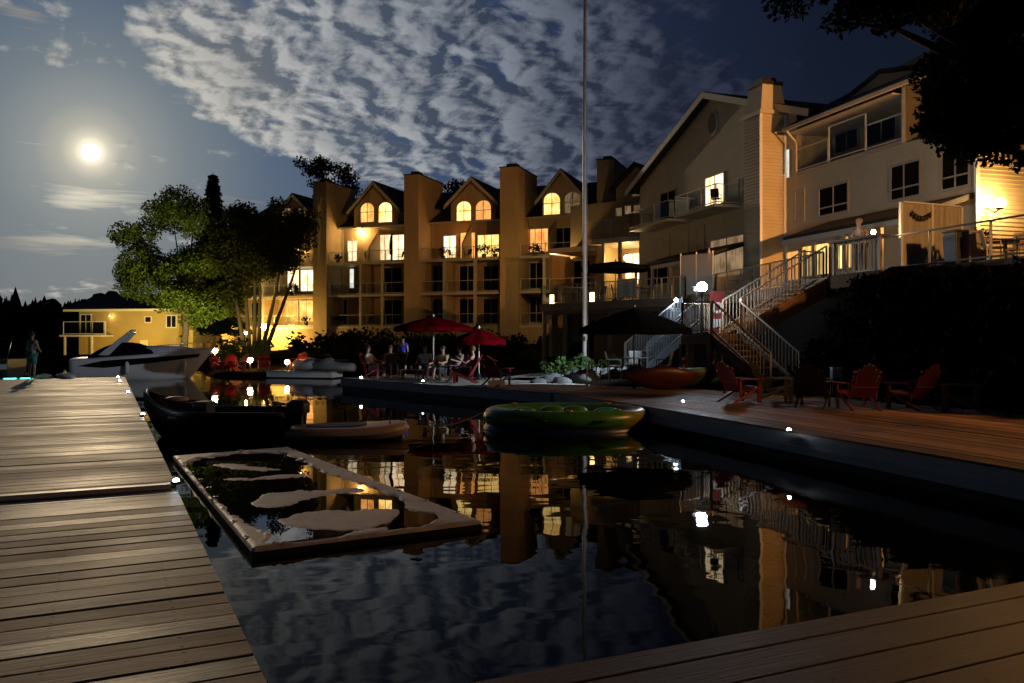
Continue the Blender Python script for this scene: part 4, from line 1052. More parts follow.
# small bluish second lamp at the head of the far stair
p2 = P(676, 300, 37.5)
f2 = thing('post_lamp', (p2.x, p2.y, ZT-.6), 'small bluish lamp at the top of the far white stair', 'lamp')
MB().tube([(p2.x, p2.y, ZT-.6), p2-Vector((0, 0, .07))], .03, 8).build('post', M_dark, f2, True)
MB().ball(p2, .085, 12, 8).build('globe', GL_cool, f2, True)
# far white stair behind the dark parasol
fa = Vector((4.75, 35.2, 0)); fb_ = Vector((.2075*38.9, 38.9, 0)); dfl = Vector((fb_.x-fa.x, fb_.y-fa.y, 0)); rn = dfl.length-.3; dfl.normalize(); sfl = Vector((dfl.y, -dfl.x, 0))
s2 = thing('staircase', (fa.x, fa.y, .8), 'white-railed straight stair rising behind the dark parasol', 'staircase')
M_sr_keep = M_sr; M_sr = mat('white_stair_railing', (.50, .55, .62), .45, .1, 4)
flight(s2, fa, dfl, sfl, 1.2, .75, 3.0, rn, 11, M_sr, M_tread)
q_ = fa+dfl*(rn+.02); MB().prism([up(q_, 2.9), up(q_+sfl*1.2, 2.9), up(q_+sfl*1.2+dfl*1.6, 2.9), up(q_+dfl*1.6, 2.9)], (0, 0, .1)).build('landing', M_tread, s2)
# red notice board behind the landing
rb_ = P(717, 312, 29.5); 
bd = thing('notice_board', (rb_.x, rb_.y, .6), 'red board with a white life ring standing behind the stair landing', 'board')
for s_ in (-.2, .2): MB().box(Vector((rb_.x+s_, rb_.y+.05, .6)), .06, .06, rb_.z+.7-.6).build('post', M_wooddark, bd)
MB().box(Vector((rb_.x, rb_.y, rb_.z-.72)), .52, .04, 1.45).build('panel', M_red, bd)
k = MB(); 
for i in range(16):
    t0, t1 = 2*math.pi*i/16, 2*math.pi*(i+1)/16
    q = [(.11, t0), (.2, t0), (.2, t1), (.11, t1)]
    f_ = lambda r_, t, y: Vector((rb_.x+r_*math.cos(t), rb_.y-.022-y, rb_.z+.15+r_*math.sin(t)))
    k.hexa([f_(r_, t, .05) for r_, t in q], [f_(r_, t, .001) for r_, t in q])
k.build('life_ring', M_white, bd)
MB().box(Vector((rb_.x, rb_.y-.028, rb_.z-.55)), .3, .012, .3).build('notice', M_white, bd)
# ================================================================== terraced condominium with tall fin chimneys
cn = thing('condominium', CF.pt(0, 0, 1.0), 'golden terraced condominium with tall chimney fins, arched dormers and stacked balconies', 'building')
TB, TFR = 2.7, .30            # back wall plane, slab front plane
cs = lambda px, t: CF.s_at(px, t)
cz = lambda px, py, t: CF.z_at(px, py, t)
def cbox(mb, s0, s1, t0, t1, z0, z1):
    q = [CF.pt(s0, t0, z0), CF.pt(s1, t0, z0), CF.pt(s1, t1, z0), CF.pt(s0, t1, z0)]
    return mb.hexa(q, [p+Vector((0, 0, z1-z0)) for p in q])
zA, zB_, zC, zE = cz(380, 326, TFR), cz(380, 294, TFR), cz(380, 261.5, TFR), cz(380, 227, TB)
fin = []
for (l, r, ty) in [(313, 326.5, 182), (404, 418.5, 177), (500, 518, 171), (597, 614, 160)]:
    fin.append((cs(l, 0), cs(r, 0), cz((l+r)/2, ty, 0)))
for i, (a, b, z) in enumerate(fin):
    if i: z = fin[0][2]
    m = MB(); cbox(m, a, b, 0, TB+2.2, .8, z); o = m.build('chimney', M_stucco, cn)
    m = MB(); cbox(m, a-.06, b+.06, -.06, TB+2.26, z+.002, z+.09); m.build('coping', M_dark, o)
    m = MB(); cbox(m, a+.35, b-.35, .6, 1.5, z+.092, z+.42); m.build('chimney_pot', M_dark, o)
    for zz in (zA-.1, zB_-.1, zC-.1, zE+.1):
        m = MB(); cbox(m, a-.012, b+.012, -.012, TB-.004, zz, zz+.05); m.build('stucco_band', M_stucco, o)
    m = MB(); m.tube([CF.pt(b+.12, TB-.12, .9), CF.pt(b+.12, TB-.12, zE-.1)], .05, 8); m.build('downpipe', M_trim, cn)
sL, sRt = cs(232, TB), fin[3][0]
m = MB(); cbox(m, sL, sRt, TB, TB+10, .8, zE); m.build('wall', M_stucco, cn)
bays = [(sL, fin[0][0])]+[(fin[i][1], fin[i+1][0]) for i in range(3)]
m = MB()
for a, b in bays:
    m = MB(); cbox(m, a+.002, b-.002, TFR-.02, TB-.003, .8, zA-.22); m.build('plinth', M_stucco, cn)
for k, (a, b) in enumerate(bays):
    for z in (zA, zB_, zC):
        m = MB(); cbox(m, a+.003, b-.003, TFR, TB-.003, z-.2, z); m.build('balcony_slab', M_trim, cn)
        n = 2
        railing(cn, [CF.pt(a+.1, TFR+.08, z), CF.pt(b-.1, TFR+.08, z)], 1.0, 0, 2.2, M_trim, 'balcony_railing', panes=M_glass)
    # dividing posts and party walls of the two lower storeys
    fr_ = {0: (.48,), 1: (.42, .70), 2: (.30, .68), 3: (.32, .6)}[k]
    for f in fr_:
        for z0, z1 in ((zA, zB_-.2), (zB_, zC-.2)):
            m = MB(); s_ = a+(b-a)*f; cbox(m, s_-.11, s_+.11, TFR+.01, TFR+.25, z0+.001, z1-.001); m.build('post', M_trim, cn)
    f = fr_[0]
    for z0, z1 in ((zA, zB_-.2), (zB_, zC-.2)):
        m = MB(); s_ = a+(b-a)*f; cbox(m, s_-.1, s_+.1, TFR+.26, TB-.005, z0+.002, z1-.002); m.build('party_wall', M_stucco, cn)
    # screen wing beside the top balcony door
    if k: 
        s_ = a+(b-a)*(.50 if k != 3 else .36)
        q = [CF.pt(s_-.08, TFR+.5, zC+.002), CF.pt(s_+.08, TFR+.5, zC+.002), CF.pt(s_+.08, TB-.005, zC+.002), CF.pt(s_-.08, TB-.005, zC+.002)]
        q1 = [up(p, z) for p, z in zip(q, (zC+1.35, zC+1.35, zE-.25, zE-.25))]
        MB().hexa(q, q1).build('screen_wall', M_stucco, cn)
# main roof, eave to ridge
rz, rt = zE+4.0, TB+7.2
m = MB(); q = [CF.pt(sL-.4, TB-.75, zE-.12), CF.pt(sRt+.2, TB-.75, zE-.12), CF.pt(sRt+.2, rt, rz), CF.pt(sL-.4, rt, rz)]
m.hexa(q, [p+Vector((0, 0, .2)) for p in q]); q = [CF.pt(sL-.4, rt+.01, rz), CF.pt(sRt+.2, rt+.01, rz), CF.pt(sRt+.2, rt+7, zE), CF.pt(sL-.4, rt+7, zE)]; m.hexa(q, [p+Vector((0, 0, .2)) for p in q])
m.build('roof', M_roof, cn)
m = MB(); m.bar(CF.pt(sL-.3, TB-.8, zE-.04), CF.pt(sRt, TB-.8, zE-.04), .12, .14); m.build('gutter', M_trim, cn)
# dormers
TD = TB-.78
def dormer(pl, pk, pr, yp, ye, wins):
    zp_, ze_ = cz(pk, yp, TD), cz(pk, ye, TD); s0, s1, s = cs(pl, TD), cs(pr, TD), cs(pk, TD)
    h = (s1-s0)/2; s0, s1 = s-h, s+h
    i_ = .45; zi = ze_+(zp_-ze_)*i_/h
    d = MB().prism([CF.pt(s0+i_, TD, zE+.05), CF.pt(s1-i_, TD, zE+.05), CF.pt(s1-i_, TD, zi), CF.pt(s, TD, zp_), CF.pt(s0+i_, TD, zi)], CF.n*5.5).build('dormer', M_stucco, cn)
    r = MB(); tr__ = MB()
    for sa in (s0, s1):
        q = [CF.pt(sa, TD-.5, ze_), CF.pt(s, TD-.5, zp_), CF.pt(s, TD+6.5, zp_), CF.pt(sa, TD+6.5, ze_)]
        r.hexa([p+Vector((0, 0, .04)) for p in q], [p+Vector((0, 0, .24)) for p in q])
        q = [CF.pt(sa, TD-.57, ze_), CF.pt(s, TD-.57, zp_), CF.pt(s, TD-.51, zp_), CF.pt(sa, TD-.51, ze_)]
        tr__.hexa([p-Vector((0, 0, .14)) for p in q], [p+Vector((0, 0, .2)) for p in q])
    r.build('dormer_roof', M_roof, d); tr__.build('barge_board', M_trim, d)
    for (a, b, c, e, pn) in wins: window(d, CF, a, b, c, e, TD, pn, M_trim, (.5,), (.52,), arch=.85, fw=.1)
dormer(350, 375.5, 402, 184, 213, [(361, 374, 203, 222, L_orange), (379, 392, 202.5, 222, L_yellow)])
dormer(446, 473, 500, 180, 207, [(457, 471, 201.5, 221, L_yellow), (476, 491, 200.5, 220.5, L_orange)])
dormer(537, 562, 588, 172, 203, [(544, 560, 193, 214.5, L_yellow), (565, 580, 192, 213, L_dim)])
dormer(272, 295, 318, 196, 222, [(282, 293, 208, 224, L_dim), (297, 307, 208, 224, L_dim)])
# glazed doors
D_ = [(348, 357, 241, 261, L_white, (.5,)), (379, 391, 235, 260, L_white, (.5,)), (393, 404, 235, 260, L_white, (.5,)), (444, 456, 236, 258, L_white, (.5,)), (461, 475, 233, 258, L_orange, ()),
      (478, 499, 235, 257, L_yellow, (.33, .66)), (529, 548, 229, 252, L_orange, (.33, .66)), (556, 571, 228, 252, M_darkglass, (.5,)), (574, 583, 228, 250, L_dim, ()),
      (350, 354, 269, 288, L_pale, ()), (382, 402, 268, 292, M_darkglass, (.5,)), (336, 347, 300, 324, M_darkglass, (.5,)), (383, 402, 300, 324, M_darkglass, (.5,)),
      (288, 299, 270, 291, L_white, (.5,)), (301, 314, 270, 291, L_white, (.5,)), (286, 298, 301, 321, L_orange, (.5,)), (300, 313, 301, 321, L_orange, (.5,)), (262, 280, 272, 292, L_dim, (.5,)), (252, 274, 303, 322, M_darkglass, (.5,)),
      (288, 299, 240, 260, L_yellow, (.5,)), (264, 276, 242, 260, L_dim, (.5,))]
for a, b in ((431, 447), (460, 476), (484, 498), (528, 545), (560, 580)):
    D_ += [(a, b, 266 if a < 520 else 263, 291 if a < 520 else 288, M_darkglass, (.5,)), (a, b, 299 if a < 520 else 297, 323 if a < 520 else 322, M_darkglass, (.5,))]
for a, b, c, d, pn, dv in D_: window(cn, CF, a, b, c, d, TB, pn, M_trim, dv, name='glass_door')
# balcony lamp
def wall_lamp(name, p, label, r=.11, gm=None, back=None):
    t = thing(name, p, label, 'lamp')
    b = Vector(p); n = back or CF.n
    MB().bar(b+n*.30, b+n*.1+Vector((0, 0, r)), .05, .05).build('bracket', M_dark, t)
    MB().lathe([(r*.4, r*.9), (r*.8, r*1.0), (.02, r*1.5)], b, 10).build('cap', M_dark, t, True)
    MB().ball(b, r, 12, 8).build('globe', gm or GL_warm, t, True)
wall_lamp('wall_lamp', CF.px(360, 232, TB-.45), 'warm wall lamp above the topmost lit balcony left of the golden bays', .22)
wall_lamp('wall_lamp', CF.px(467, 238, TB-.45), 'orange wall lamp above the middle top balcony', .10, glow('orange_lamp_glow', (1.0, .36, .07), 110))
wall_lamp('wall_lamp', CF.px(300, 248, TB-.45), 'warm wall lamp on the balcony half hidden by the broad tree', .13)
wall_lamp('wall_lamp', LF.px(627, 258, .8), 'dazzling warm lamp hanging in the annex loggia', .22, None, Vector((0, 0, .6)))
wall_lamp('wall_lamp', LF.px(553, 262, 1.9), 'small warm lamp on the annex balcony beside dark doors', .10, glow('annex_lamp_glow', (1.0, .62, .24), 800), LF.n)
# ================================================================== foliage
def leaves(cl, per, size, spread, flat=.75, seed=1, aspect=1.9):
    """leaf-sized bent diamonds scattered in clumps; cl = list of (centre, radius)"""
    r = np.random.default_rng(seed); V = []; F = []
    for c, rad in cl:
        n = max(6, int(per*rad*rad))
        d = r.normal(size=(n, 3)); d /= np.linalg.norm(d, axis=1)[:, None]
        p = np.array(c)+d*(r.random((n, 1))**.45)*rad*np.array((1, 1, flat))*spread
        nn = r.normal(size=(n, 3))+np.array((0, 0, .7)); nn /= np.linalg.norm(nn, axis=1)[:, None]
        t = np.cross(nn, r.normal(size=(n, 3))); t /= np.linalg.norm(t, axis=1)[:, None]+1e-9
        b = np.cross(nn, t); s = size*(.6+.8*r.random((n, 1)))
        k = len(V)
        q = np.stack([p-t*s*aspect*.5, p+b*s*.5-nn*s*.12, p+t*s*aspect*.5-nn*s*.15, p-b*s*.5-nn*s*.12], 1).reshape(-1, 3)
        V += q.tolist(); F += [(k+4*i, k+4*i+1, k+4*i+2, k+4*i+3) for i in range(n)]
    m = MB(); m.v = V; m.f = F; return m
def clumps(lobes, n, r0, r1, seed, shell=.35):
    r = np.random.default_rng(seed); out_ = []
    tot = sum(l[1][0]*l[1][2] for l in lobes)
    for c, (rx, ry, rz) in lobes:
        for i in range(max(2, int(n*rx*rz/tot))):
            d = r.normal(size=3); d /= np.linalg.norm(d); k = (shell+(1-shell)*r.random())
            out_.append((tuple(np.array(c)+d*np.array((rx, ry, rz))*k), r0+(r1-r0)*r.random()))
    return out_
def trunk(base, tips, r, parent, bark=None, fork=.45):
    """one bole, dividing into limbs that reach the crown's clumps"""
    mb = MB(); base = Vector(base); top = max(t[0][2] for t in tips); h = (top-base.z)*fork
    fk = base+Vector((random.uniform(-.25, .25), random.uniform(-.2, .2), h)); hi = fk+Vector((random.uniform(-.3, .3), random.uniform(-.3, .3), (top-base.z)*.38))
    mb.tube([base-Vector((0, 0, .2)), base+Vector((0, 0, .25)), base.lerp(fk, .55)+Vector((.08, 0, 0)), fk, hi], [r*1.5, r*1.1, r*.9, r*.75, r*.3], 10)
    for i, (tip, rr) in enumerate(tips):
        tip = Vector(tip); f = random.uniform(.75, 1.25) if i % 2 else random.uniform(.95, 1.6)
        st = base.lerp(fk, f) if f <= 1 else fk.lerp(hi, min(.9, f-1))
        mid = st.lerp(tip, .5)+Vector((random.uniform(-.2, .2), random.uniform(-.2, .2), (tip-st).length*.10))
        mb.tube([st, st.lerp(mid, .5)+Vector((random.uniform(-.06, .06), 0, 0)), mid, mid.lerp(tip, .55)+Vector((random.uniform(-.15, .15), random.uniform(-.1, .1), .1)), tip], [r*.55*rr, r*.45*rr, r*.34*rr, r*.2*rr, r*.06], 7)
    return mb.build('trunk', bark or M_bark, parent, True)
def tree(name, label, base, lobes, nclump, r0, r1, per, size, r, leafmat, seed, ntip=9, group=None, extra_tips=(), spread=1.0, fork=.45, shell=.35):
    random.seed(seed)
    t = thing(name, base, label, 'tree', group)
    cl = clumps(lobes, nclump, r0, r1, seed, shell)
    tips = [(c, random.uniform(.5, 1.0)) for c, _ in random.sample(cl, min(ntip, len(cl)))]+list(extra_tips)
    trunk(base, tips, r, t, fork=fork)
    leaves(cl, per, size, spread, seed=seed).build('crown', leafmat, t)
    return t
def lob(px, py, Y, rx, rz, ry=None):
    p = P(px, py, Y); k = Y/FOC; return ((p.x, p.y, p.z), (rx*k, (ry or rx)*k, rz*k))
Yt = 68
# airy maple lit from below, left of the condominium
tree('maple_tree', 'airy green maple glowing from lamps below, left of the other lit trees', (P(184, 0, Yt).x, Yt, 1.1),
     [lob(172, 215, Yt, 32, 30), lob(140, 250, Yt, 26, 34), lob(175, 275, Yt, 40, 40), lob(205, 250, Yt, 30, 50), lob(190, 305, Yt, 40, 20), lob(135, 285, Yt, 20, 18), lob(222, 300, Yt, 24, 26)],
     120, .7, 1.5, 250, .135, .27, M_leaf_a, 11, 16, fork=.28)
def conifer(name, label, base, h, w, seed, group=None):
    t = thing(name, base, label, 'tree', group); b = Vector(base); r = np.random.default_rng(seed)
    MB().tube([b-Vector((0, 0, .2)), b+Vector((0, 0, h*.5)), b+Vector((0, 0, h))], [w*.09, w*.05, .02], 8).build('trunk', M_bark, t, True)
    m = MB(); n = int(h*4.6)
    for i in range(n):
        f = i/n; z = h*(.12+.88*f); rad = w*(1-f)**.9*(.55+.75*r.random())+.10
        k = 8
        for j in range(k):
            a = 2*math.pi*(j+r.random())/k; d = Vector((math.cos(a), math.sin(a), 0)); s = Vector((-d.y, d.x, 0)); rr = rad*(.65+.5*r.random())
            p0 = b+Vector((0, 0, z)); tip = p0+d*rr-Vector((0, 0, rr*.32)); md = p0+d*rr*.55-Vector((0, 0, rr*.08))
            wd = .12+rr*.22
            m.add([p0, md+s*wd-Vector((0, 0, .12)), tip, md-s*wd-Vector((0, 0, .12))], [(0, 1, 2), (0, 2, 3)])
            for q in range(3):
                c = p0.lerp(tip, .35+.25*q); m.add([c, c+s*wd*1.2+d*.2-Vector((0, 0, .3)), c+d*.35-Vector((0, 0, .15)), c-s*wd*1.2+d*.2-Vector((0, 0, .3))], [(0, 1, 2), (0, 2, 3)])
    m.build('crown', M_needle, t); return t
conifer('spruce_tree', 'tall dark spruce rising between the two lit trees', (P(213, 0, 74).x, 74, 1.2), P(213, 172, 74).z-1.2, 3.0, 3)
Yo = 64
ob = thing('oak_tree', (P(258, 0, Yo).x, Yo, 1.3), 'broad dark olive tree with several trunks in front of the condominium balconies', 'tree')
cl = clumps([lob(262, 222, Yo, 44, 26), lob(235, 245, Yo, 30, 36), lob(285, 240, Yo, 28, 30), lob(258, 255, Yo, 40, 22), lob(300, 232, Yo, 16, 20), lob(238, 272, Yo, 22, 16), lob(282, 262, Yo, 22, 14), lob(228, 290, Yo, 14, 14)], 120, .65, 1.35, 5)
random.seed(21); mb = MB()
for dxp, tx, ty in ((-12, 232, 250), (-9, 246, 225), (-4, 262, 215), (4, 285, 235), (8, 305, 240), (0, 255, 240)):
    b0 = Vector((P(258+dxp, 0, Yo).x, Yo+random.uniform(-.4, .4), 1.1)); tp = P(tx, ty, Yo); md = b0.lerp(tp, .5)+Vector((-.25 if dxp < 0 else .25, 0, .4))
    mb.tube([b0, b0.lerp(md, .5), md, tp], [.19, .15, .11, .03], 8)
mb.build('trunk', M_bark, ob, True)
leaves(cl, 300, .135, 1.0, seed=6).build('crown', M_leaf_b, ob)
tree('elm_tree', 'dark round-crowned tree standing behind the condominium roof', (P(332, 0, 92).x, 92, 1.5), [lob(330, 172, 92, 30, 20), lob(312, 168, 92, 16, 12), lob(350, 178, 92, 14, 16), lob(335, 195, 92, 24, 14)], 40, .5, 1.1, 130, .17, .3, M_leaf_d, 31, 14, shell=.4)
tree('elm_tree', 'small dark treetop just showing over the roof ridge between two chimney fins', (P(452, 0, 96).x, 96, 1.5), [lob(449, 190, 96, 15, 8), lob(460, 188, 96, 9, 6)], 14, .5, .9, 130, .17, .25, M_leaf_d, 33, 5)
# big overhanging tree on the right bank, its limbs in front of the lodge
bx, by = RF.pt(5.5, 7.6).x, RF.pt(5.5, 7.6).y
ot = [lob(1005, 70, 17, 75, 68, 90), lob(990, 18, 17, 66, 30, 60), lob(1012, 122, 17, 75, 46, 80), lob(962, 108, 16.6, 42, 42, 40), lob(862, 0, 16, 56, 20, 40), lob(922, 4, 16.3, 54, 28, 40), lob(1090, 60, 17, 90, 110, 90), lob(1040, 10, 17, 90, 60, 90),
      lob(1000, 148, 16.8, 56, 20, 40), lob(960, 80, 16.5, 26, 34, 40), lob(934, 126, 16.6, 24, 20, 24), lob(815, -4, 16, 30, 12, 30)]
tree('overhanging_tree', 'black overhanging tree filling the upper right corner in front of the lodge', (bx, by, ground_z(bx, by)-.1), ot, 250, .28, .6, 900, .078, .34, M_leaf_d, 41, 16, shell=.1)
# hedge and bank planting
def bush(name, label, base, rx, rz, leafmat, seed, n=9, size=.09, per=420, group=None, cat='shrub'):
    t = thing(name, base, label, cat, group); b = Vector(base)
    cl = clumps([((b.x, b.y, b.z+rz*.55), (rx*.7, rx*.7, rz*.5))], n, rx*.3, rx*.5, seed, .2)
    leaves(cl, per, size, 1.0, seed=seed).build('foliage', leafmat, t)
    m = MB()
    for c, _ in cl[:5]: m.tube([b-Vector((0, 0, .05)), Vector(c)], [.025, .01], 5)
    m.build('stem', M_bark, t, True)
    return t
wh = ['nearest the parasol dock', 'second from the parasol dock', 'just left of the flagpole', 'just right of the flagpole', 'between the flagpole and the far stair', 'nearest the far white stair']
for i, (px, s) in enumerate([(549, .42), (563, .5), (578, .55), (591, .42), (604, .48), (617, .52)]):
    Y = 31.0+.25*i; x = P(px, 0, Y).x
    bush('round_shrub', 'small round green shrub above the rocks, '+wh[i], (x, Y, ground_z(x, Y)-.02), s, s*1.35, M_shrub, 60+i, group='clipped shrubs by the flagpole')
for i, (px, Y, s, lb) in enumerate([(300, 60, 1.6, 'dark bush under the lit condominium balconies, nearest the lamp'), (326, 62, 1.9, 'dark bush at the foot of the leftmost chimney fin'), (352, 60, 2.1, 'tall dark bush below the bay with the pale window slit'), (380, 58, 2.0, 'dark bush behind the left end of the parasol dock'),
        (412, 57, 2.0, 'dark bush behind the larger red parasol'), (446, 56, 2.0, 'dark bush between the two red parasols'), (480, 55, 1.9, 'dark bush behind the smaller red parasol'), (512, 54, 1.7, 'dark bush left of the terrace corner'), (230, 55, 1.6, 'lamp-lit bush under the broad olive tree'), (258, 54, 1.4, 'lamp-lit bush right of the olive tree trunks')]):
    x = P(px, 0, Y).x
    bush('bush', lb, (x, Y, ground_z(x, Y)-.1), s, s*1.1, M_hedge if px > 290 else M_leaf_a, 80+i, 14, .16, 110)
# planting on the steep bank under the terrace: a tangle nobody could count
cl = []
r = np.random.default_rng(9)
for i in range(620):
    s_ = r.uniform(-8, 16.5); t_ = r.uniform(5.9, 8.9); p = RF.pt(s_, t_); z = ground_z(p.x, p.y); 
    z = min(z, ZT-.5)
    if s_ < 13.5: cl.append(((p.x, p.y, z+.05), r.uniform(.25, .5)))
stuff(leaves(cl, 300, .10, 1.0, seed=10).build('ground_cover', M_cover))
# shoreline rocks
def rock(name, label, p, r3, seed, group):
    m = MB().ball((0, 0, 0), 1, 14, 9); vs_ = []
    for x, y, z in m.v:
        v = Vector((x, y, z)); n = 1+.35*mnoise.noise(v*1.2+Vector((seed, 0, 0)))+.15*mnoise.noise(v*3+Vector((seed, 5, 0)))
        v = v*n; v.z = max(v.z, -.6); vs_.append((p[0]+v.x*r3[0], p[1]+v.y*r3[1], p[2]+v.z*r3[2]))
    m.v = vs_; single(p); o = m.build(name, M_rock, None, True); return tag(o, label, 'rock', group)
rk = [(541, 29.0, .42), (553, 29.4, .5), (563, 28.8, .36), (574, 29.3, .48), (586, 28.9, .55), (598, 29.5, .42), (610, 29.1, .40), (621, 29.6, .5), (636, 29.3, .38)]
rl = ['beside the pool ladder', 'under the first round shrub', 'small and low, left of the flagpole', 'below the middle shrubs', 'largest, at the flagpole foot', 'right of the flagpole', 'low, before the last shrubs', 'below the far white stair', 'beside the red kayak bow']
for i, (px, Y, s) in enumerate(rk):
    x = P(px, 0, Y).x; rock('rock', 'grey shore rock '+rl[i], (x, Y, ground_z(x, Y)+.05), (s, s*.8, s*.6), i*3.1, 'rocks below the round shrubs')
# ================================================================== boathouse on the left
HF = Frame(P(76, 0, 74), (P(190, 0, 72)-P(76, 0, 74)).to_2d()); HF.n = Vector((-HF.a.y, HF.a.x, 0))
hs = lambda px, t=0: HF.s_at(px, t); hz_ = lambda px, py, t=0: HF.z_at(px, py, t)
bh = thing('boathouse', HF.pt(0, 0, .8), 'low yellow-lit boathouse with a small balcony behind the white cruiser', 'building')
def hbox(mb, s0, s1, t0, t1, z0, z1):
    q = [HF.pt(s0, t0, z0), HF.pt(s1, t0, z0), HF.pt(s1, t1, z0), HF.pt(s0, t1, z0)]
    return mb.hexa(q, [p+Vector((0, 0, z1-z0)) for p in q])
hw0, hw1, hzt = hs(79), hs(193), hz_(130, 311)
m = MB(); hbox(m, hw0, hw1, 0, 7, .3, hzt); m.build('wall', mat('ochre_siding', (.42, .32, .14), .75, .12, 1.0, .3, siding=.16), bh)
m = MB(); q = [HF.pt(hs(70), -.8, hzt-.02), HF.pt(hw1+.7, -.8, hzt-.02), HF.pt(hw1+.7, 3.5, hzt+1.5), HF.pt(hs(70), 3.5, hzt+1.5)]
m.hexa(q, [p+Vector((0, 0, .16)) for p in q]); q = [HF.pt(hs(70), 3.51, hzt+1.5), HF.pt(hw1+.7, 3.51, hzt+1.5), HF.pt(hw1+.7, 7.8, hzt), HF.pt(hs(70), 7.8, hzt)]; m.hexa(q, [p+Vector((0, 0, .16)) for p in q]); m.build('roof', M_roof, bh)
m = MB(); m.bar(HF.pt(hs(70), -.85, hzt+.05), HF.pt(hw1+.7, -.85, hzt+.05), .08, .2); m.build('fascia_board', M_white, bh)
zd = hz_(85, 335, -1.0)
m = MB(); hbox(m, hs(64, -1), hs(106, -1), -1.6, -.003, zd-.15, zd); m.build('balcony_slab', M_white, bh)
railing(bh, [HF.pt(hs(64, -1.5), -1.55, zd), HF.pt(hs(92, -1.5), -1.55, zd), HF.pt(hs(106, -1.5), -1.55, zd)], 1.15, 0, 2.3, M_white, 'balcony_railing', panes=M_glass)
for px in (65, 92): MB().box(HF.pt(hs(px, -1.4), -1.4, .2), .14, .14, zd-.36, x=HF.a).build('post', M_white, bh)
for a, b, c, d, pn, dv in [(81, 91, 315, 333, M_darkglass, (.5,)), (93, 104, 322, 334, M_darkglass, ()), (145.5, 151, 317, 322, M_darkglass, ()), (167, 176, 316, 327, M_darkglass, (.5,))]:
    window(bh, HF, a, b, c, d, 0, pn, M_white, dv)
m = MB(); hbox(m, hs(140), hs(148), -.02, -.003, .35, 2.0); m.build('door', M_white, bh)
wall_lamp('wall_lamp', HF.px(110, 316, -.25), 'tiny wall lamp above the boathouse balcony end', .05, None, HF.n)
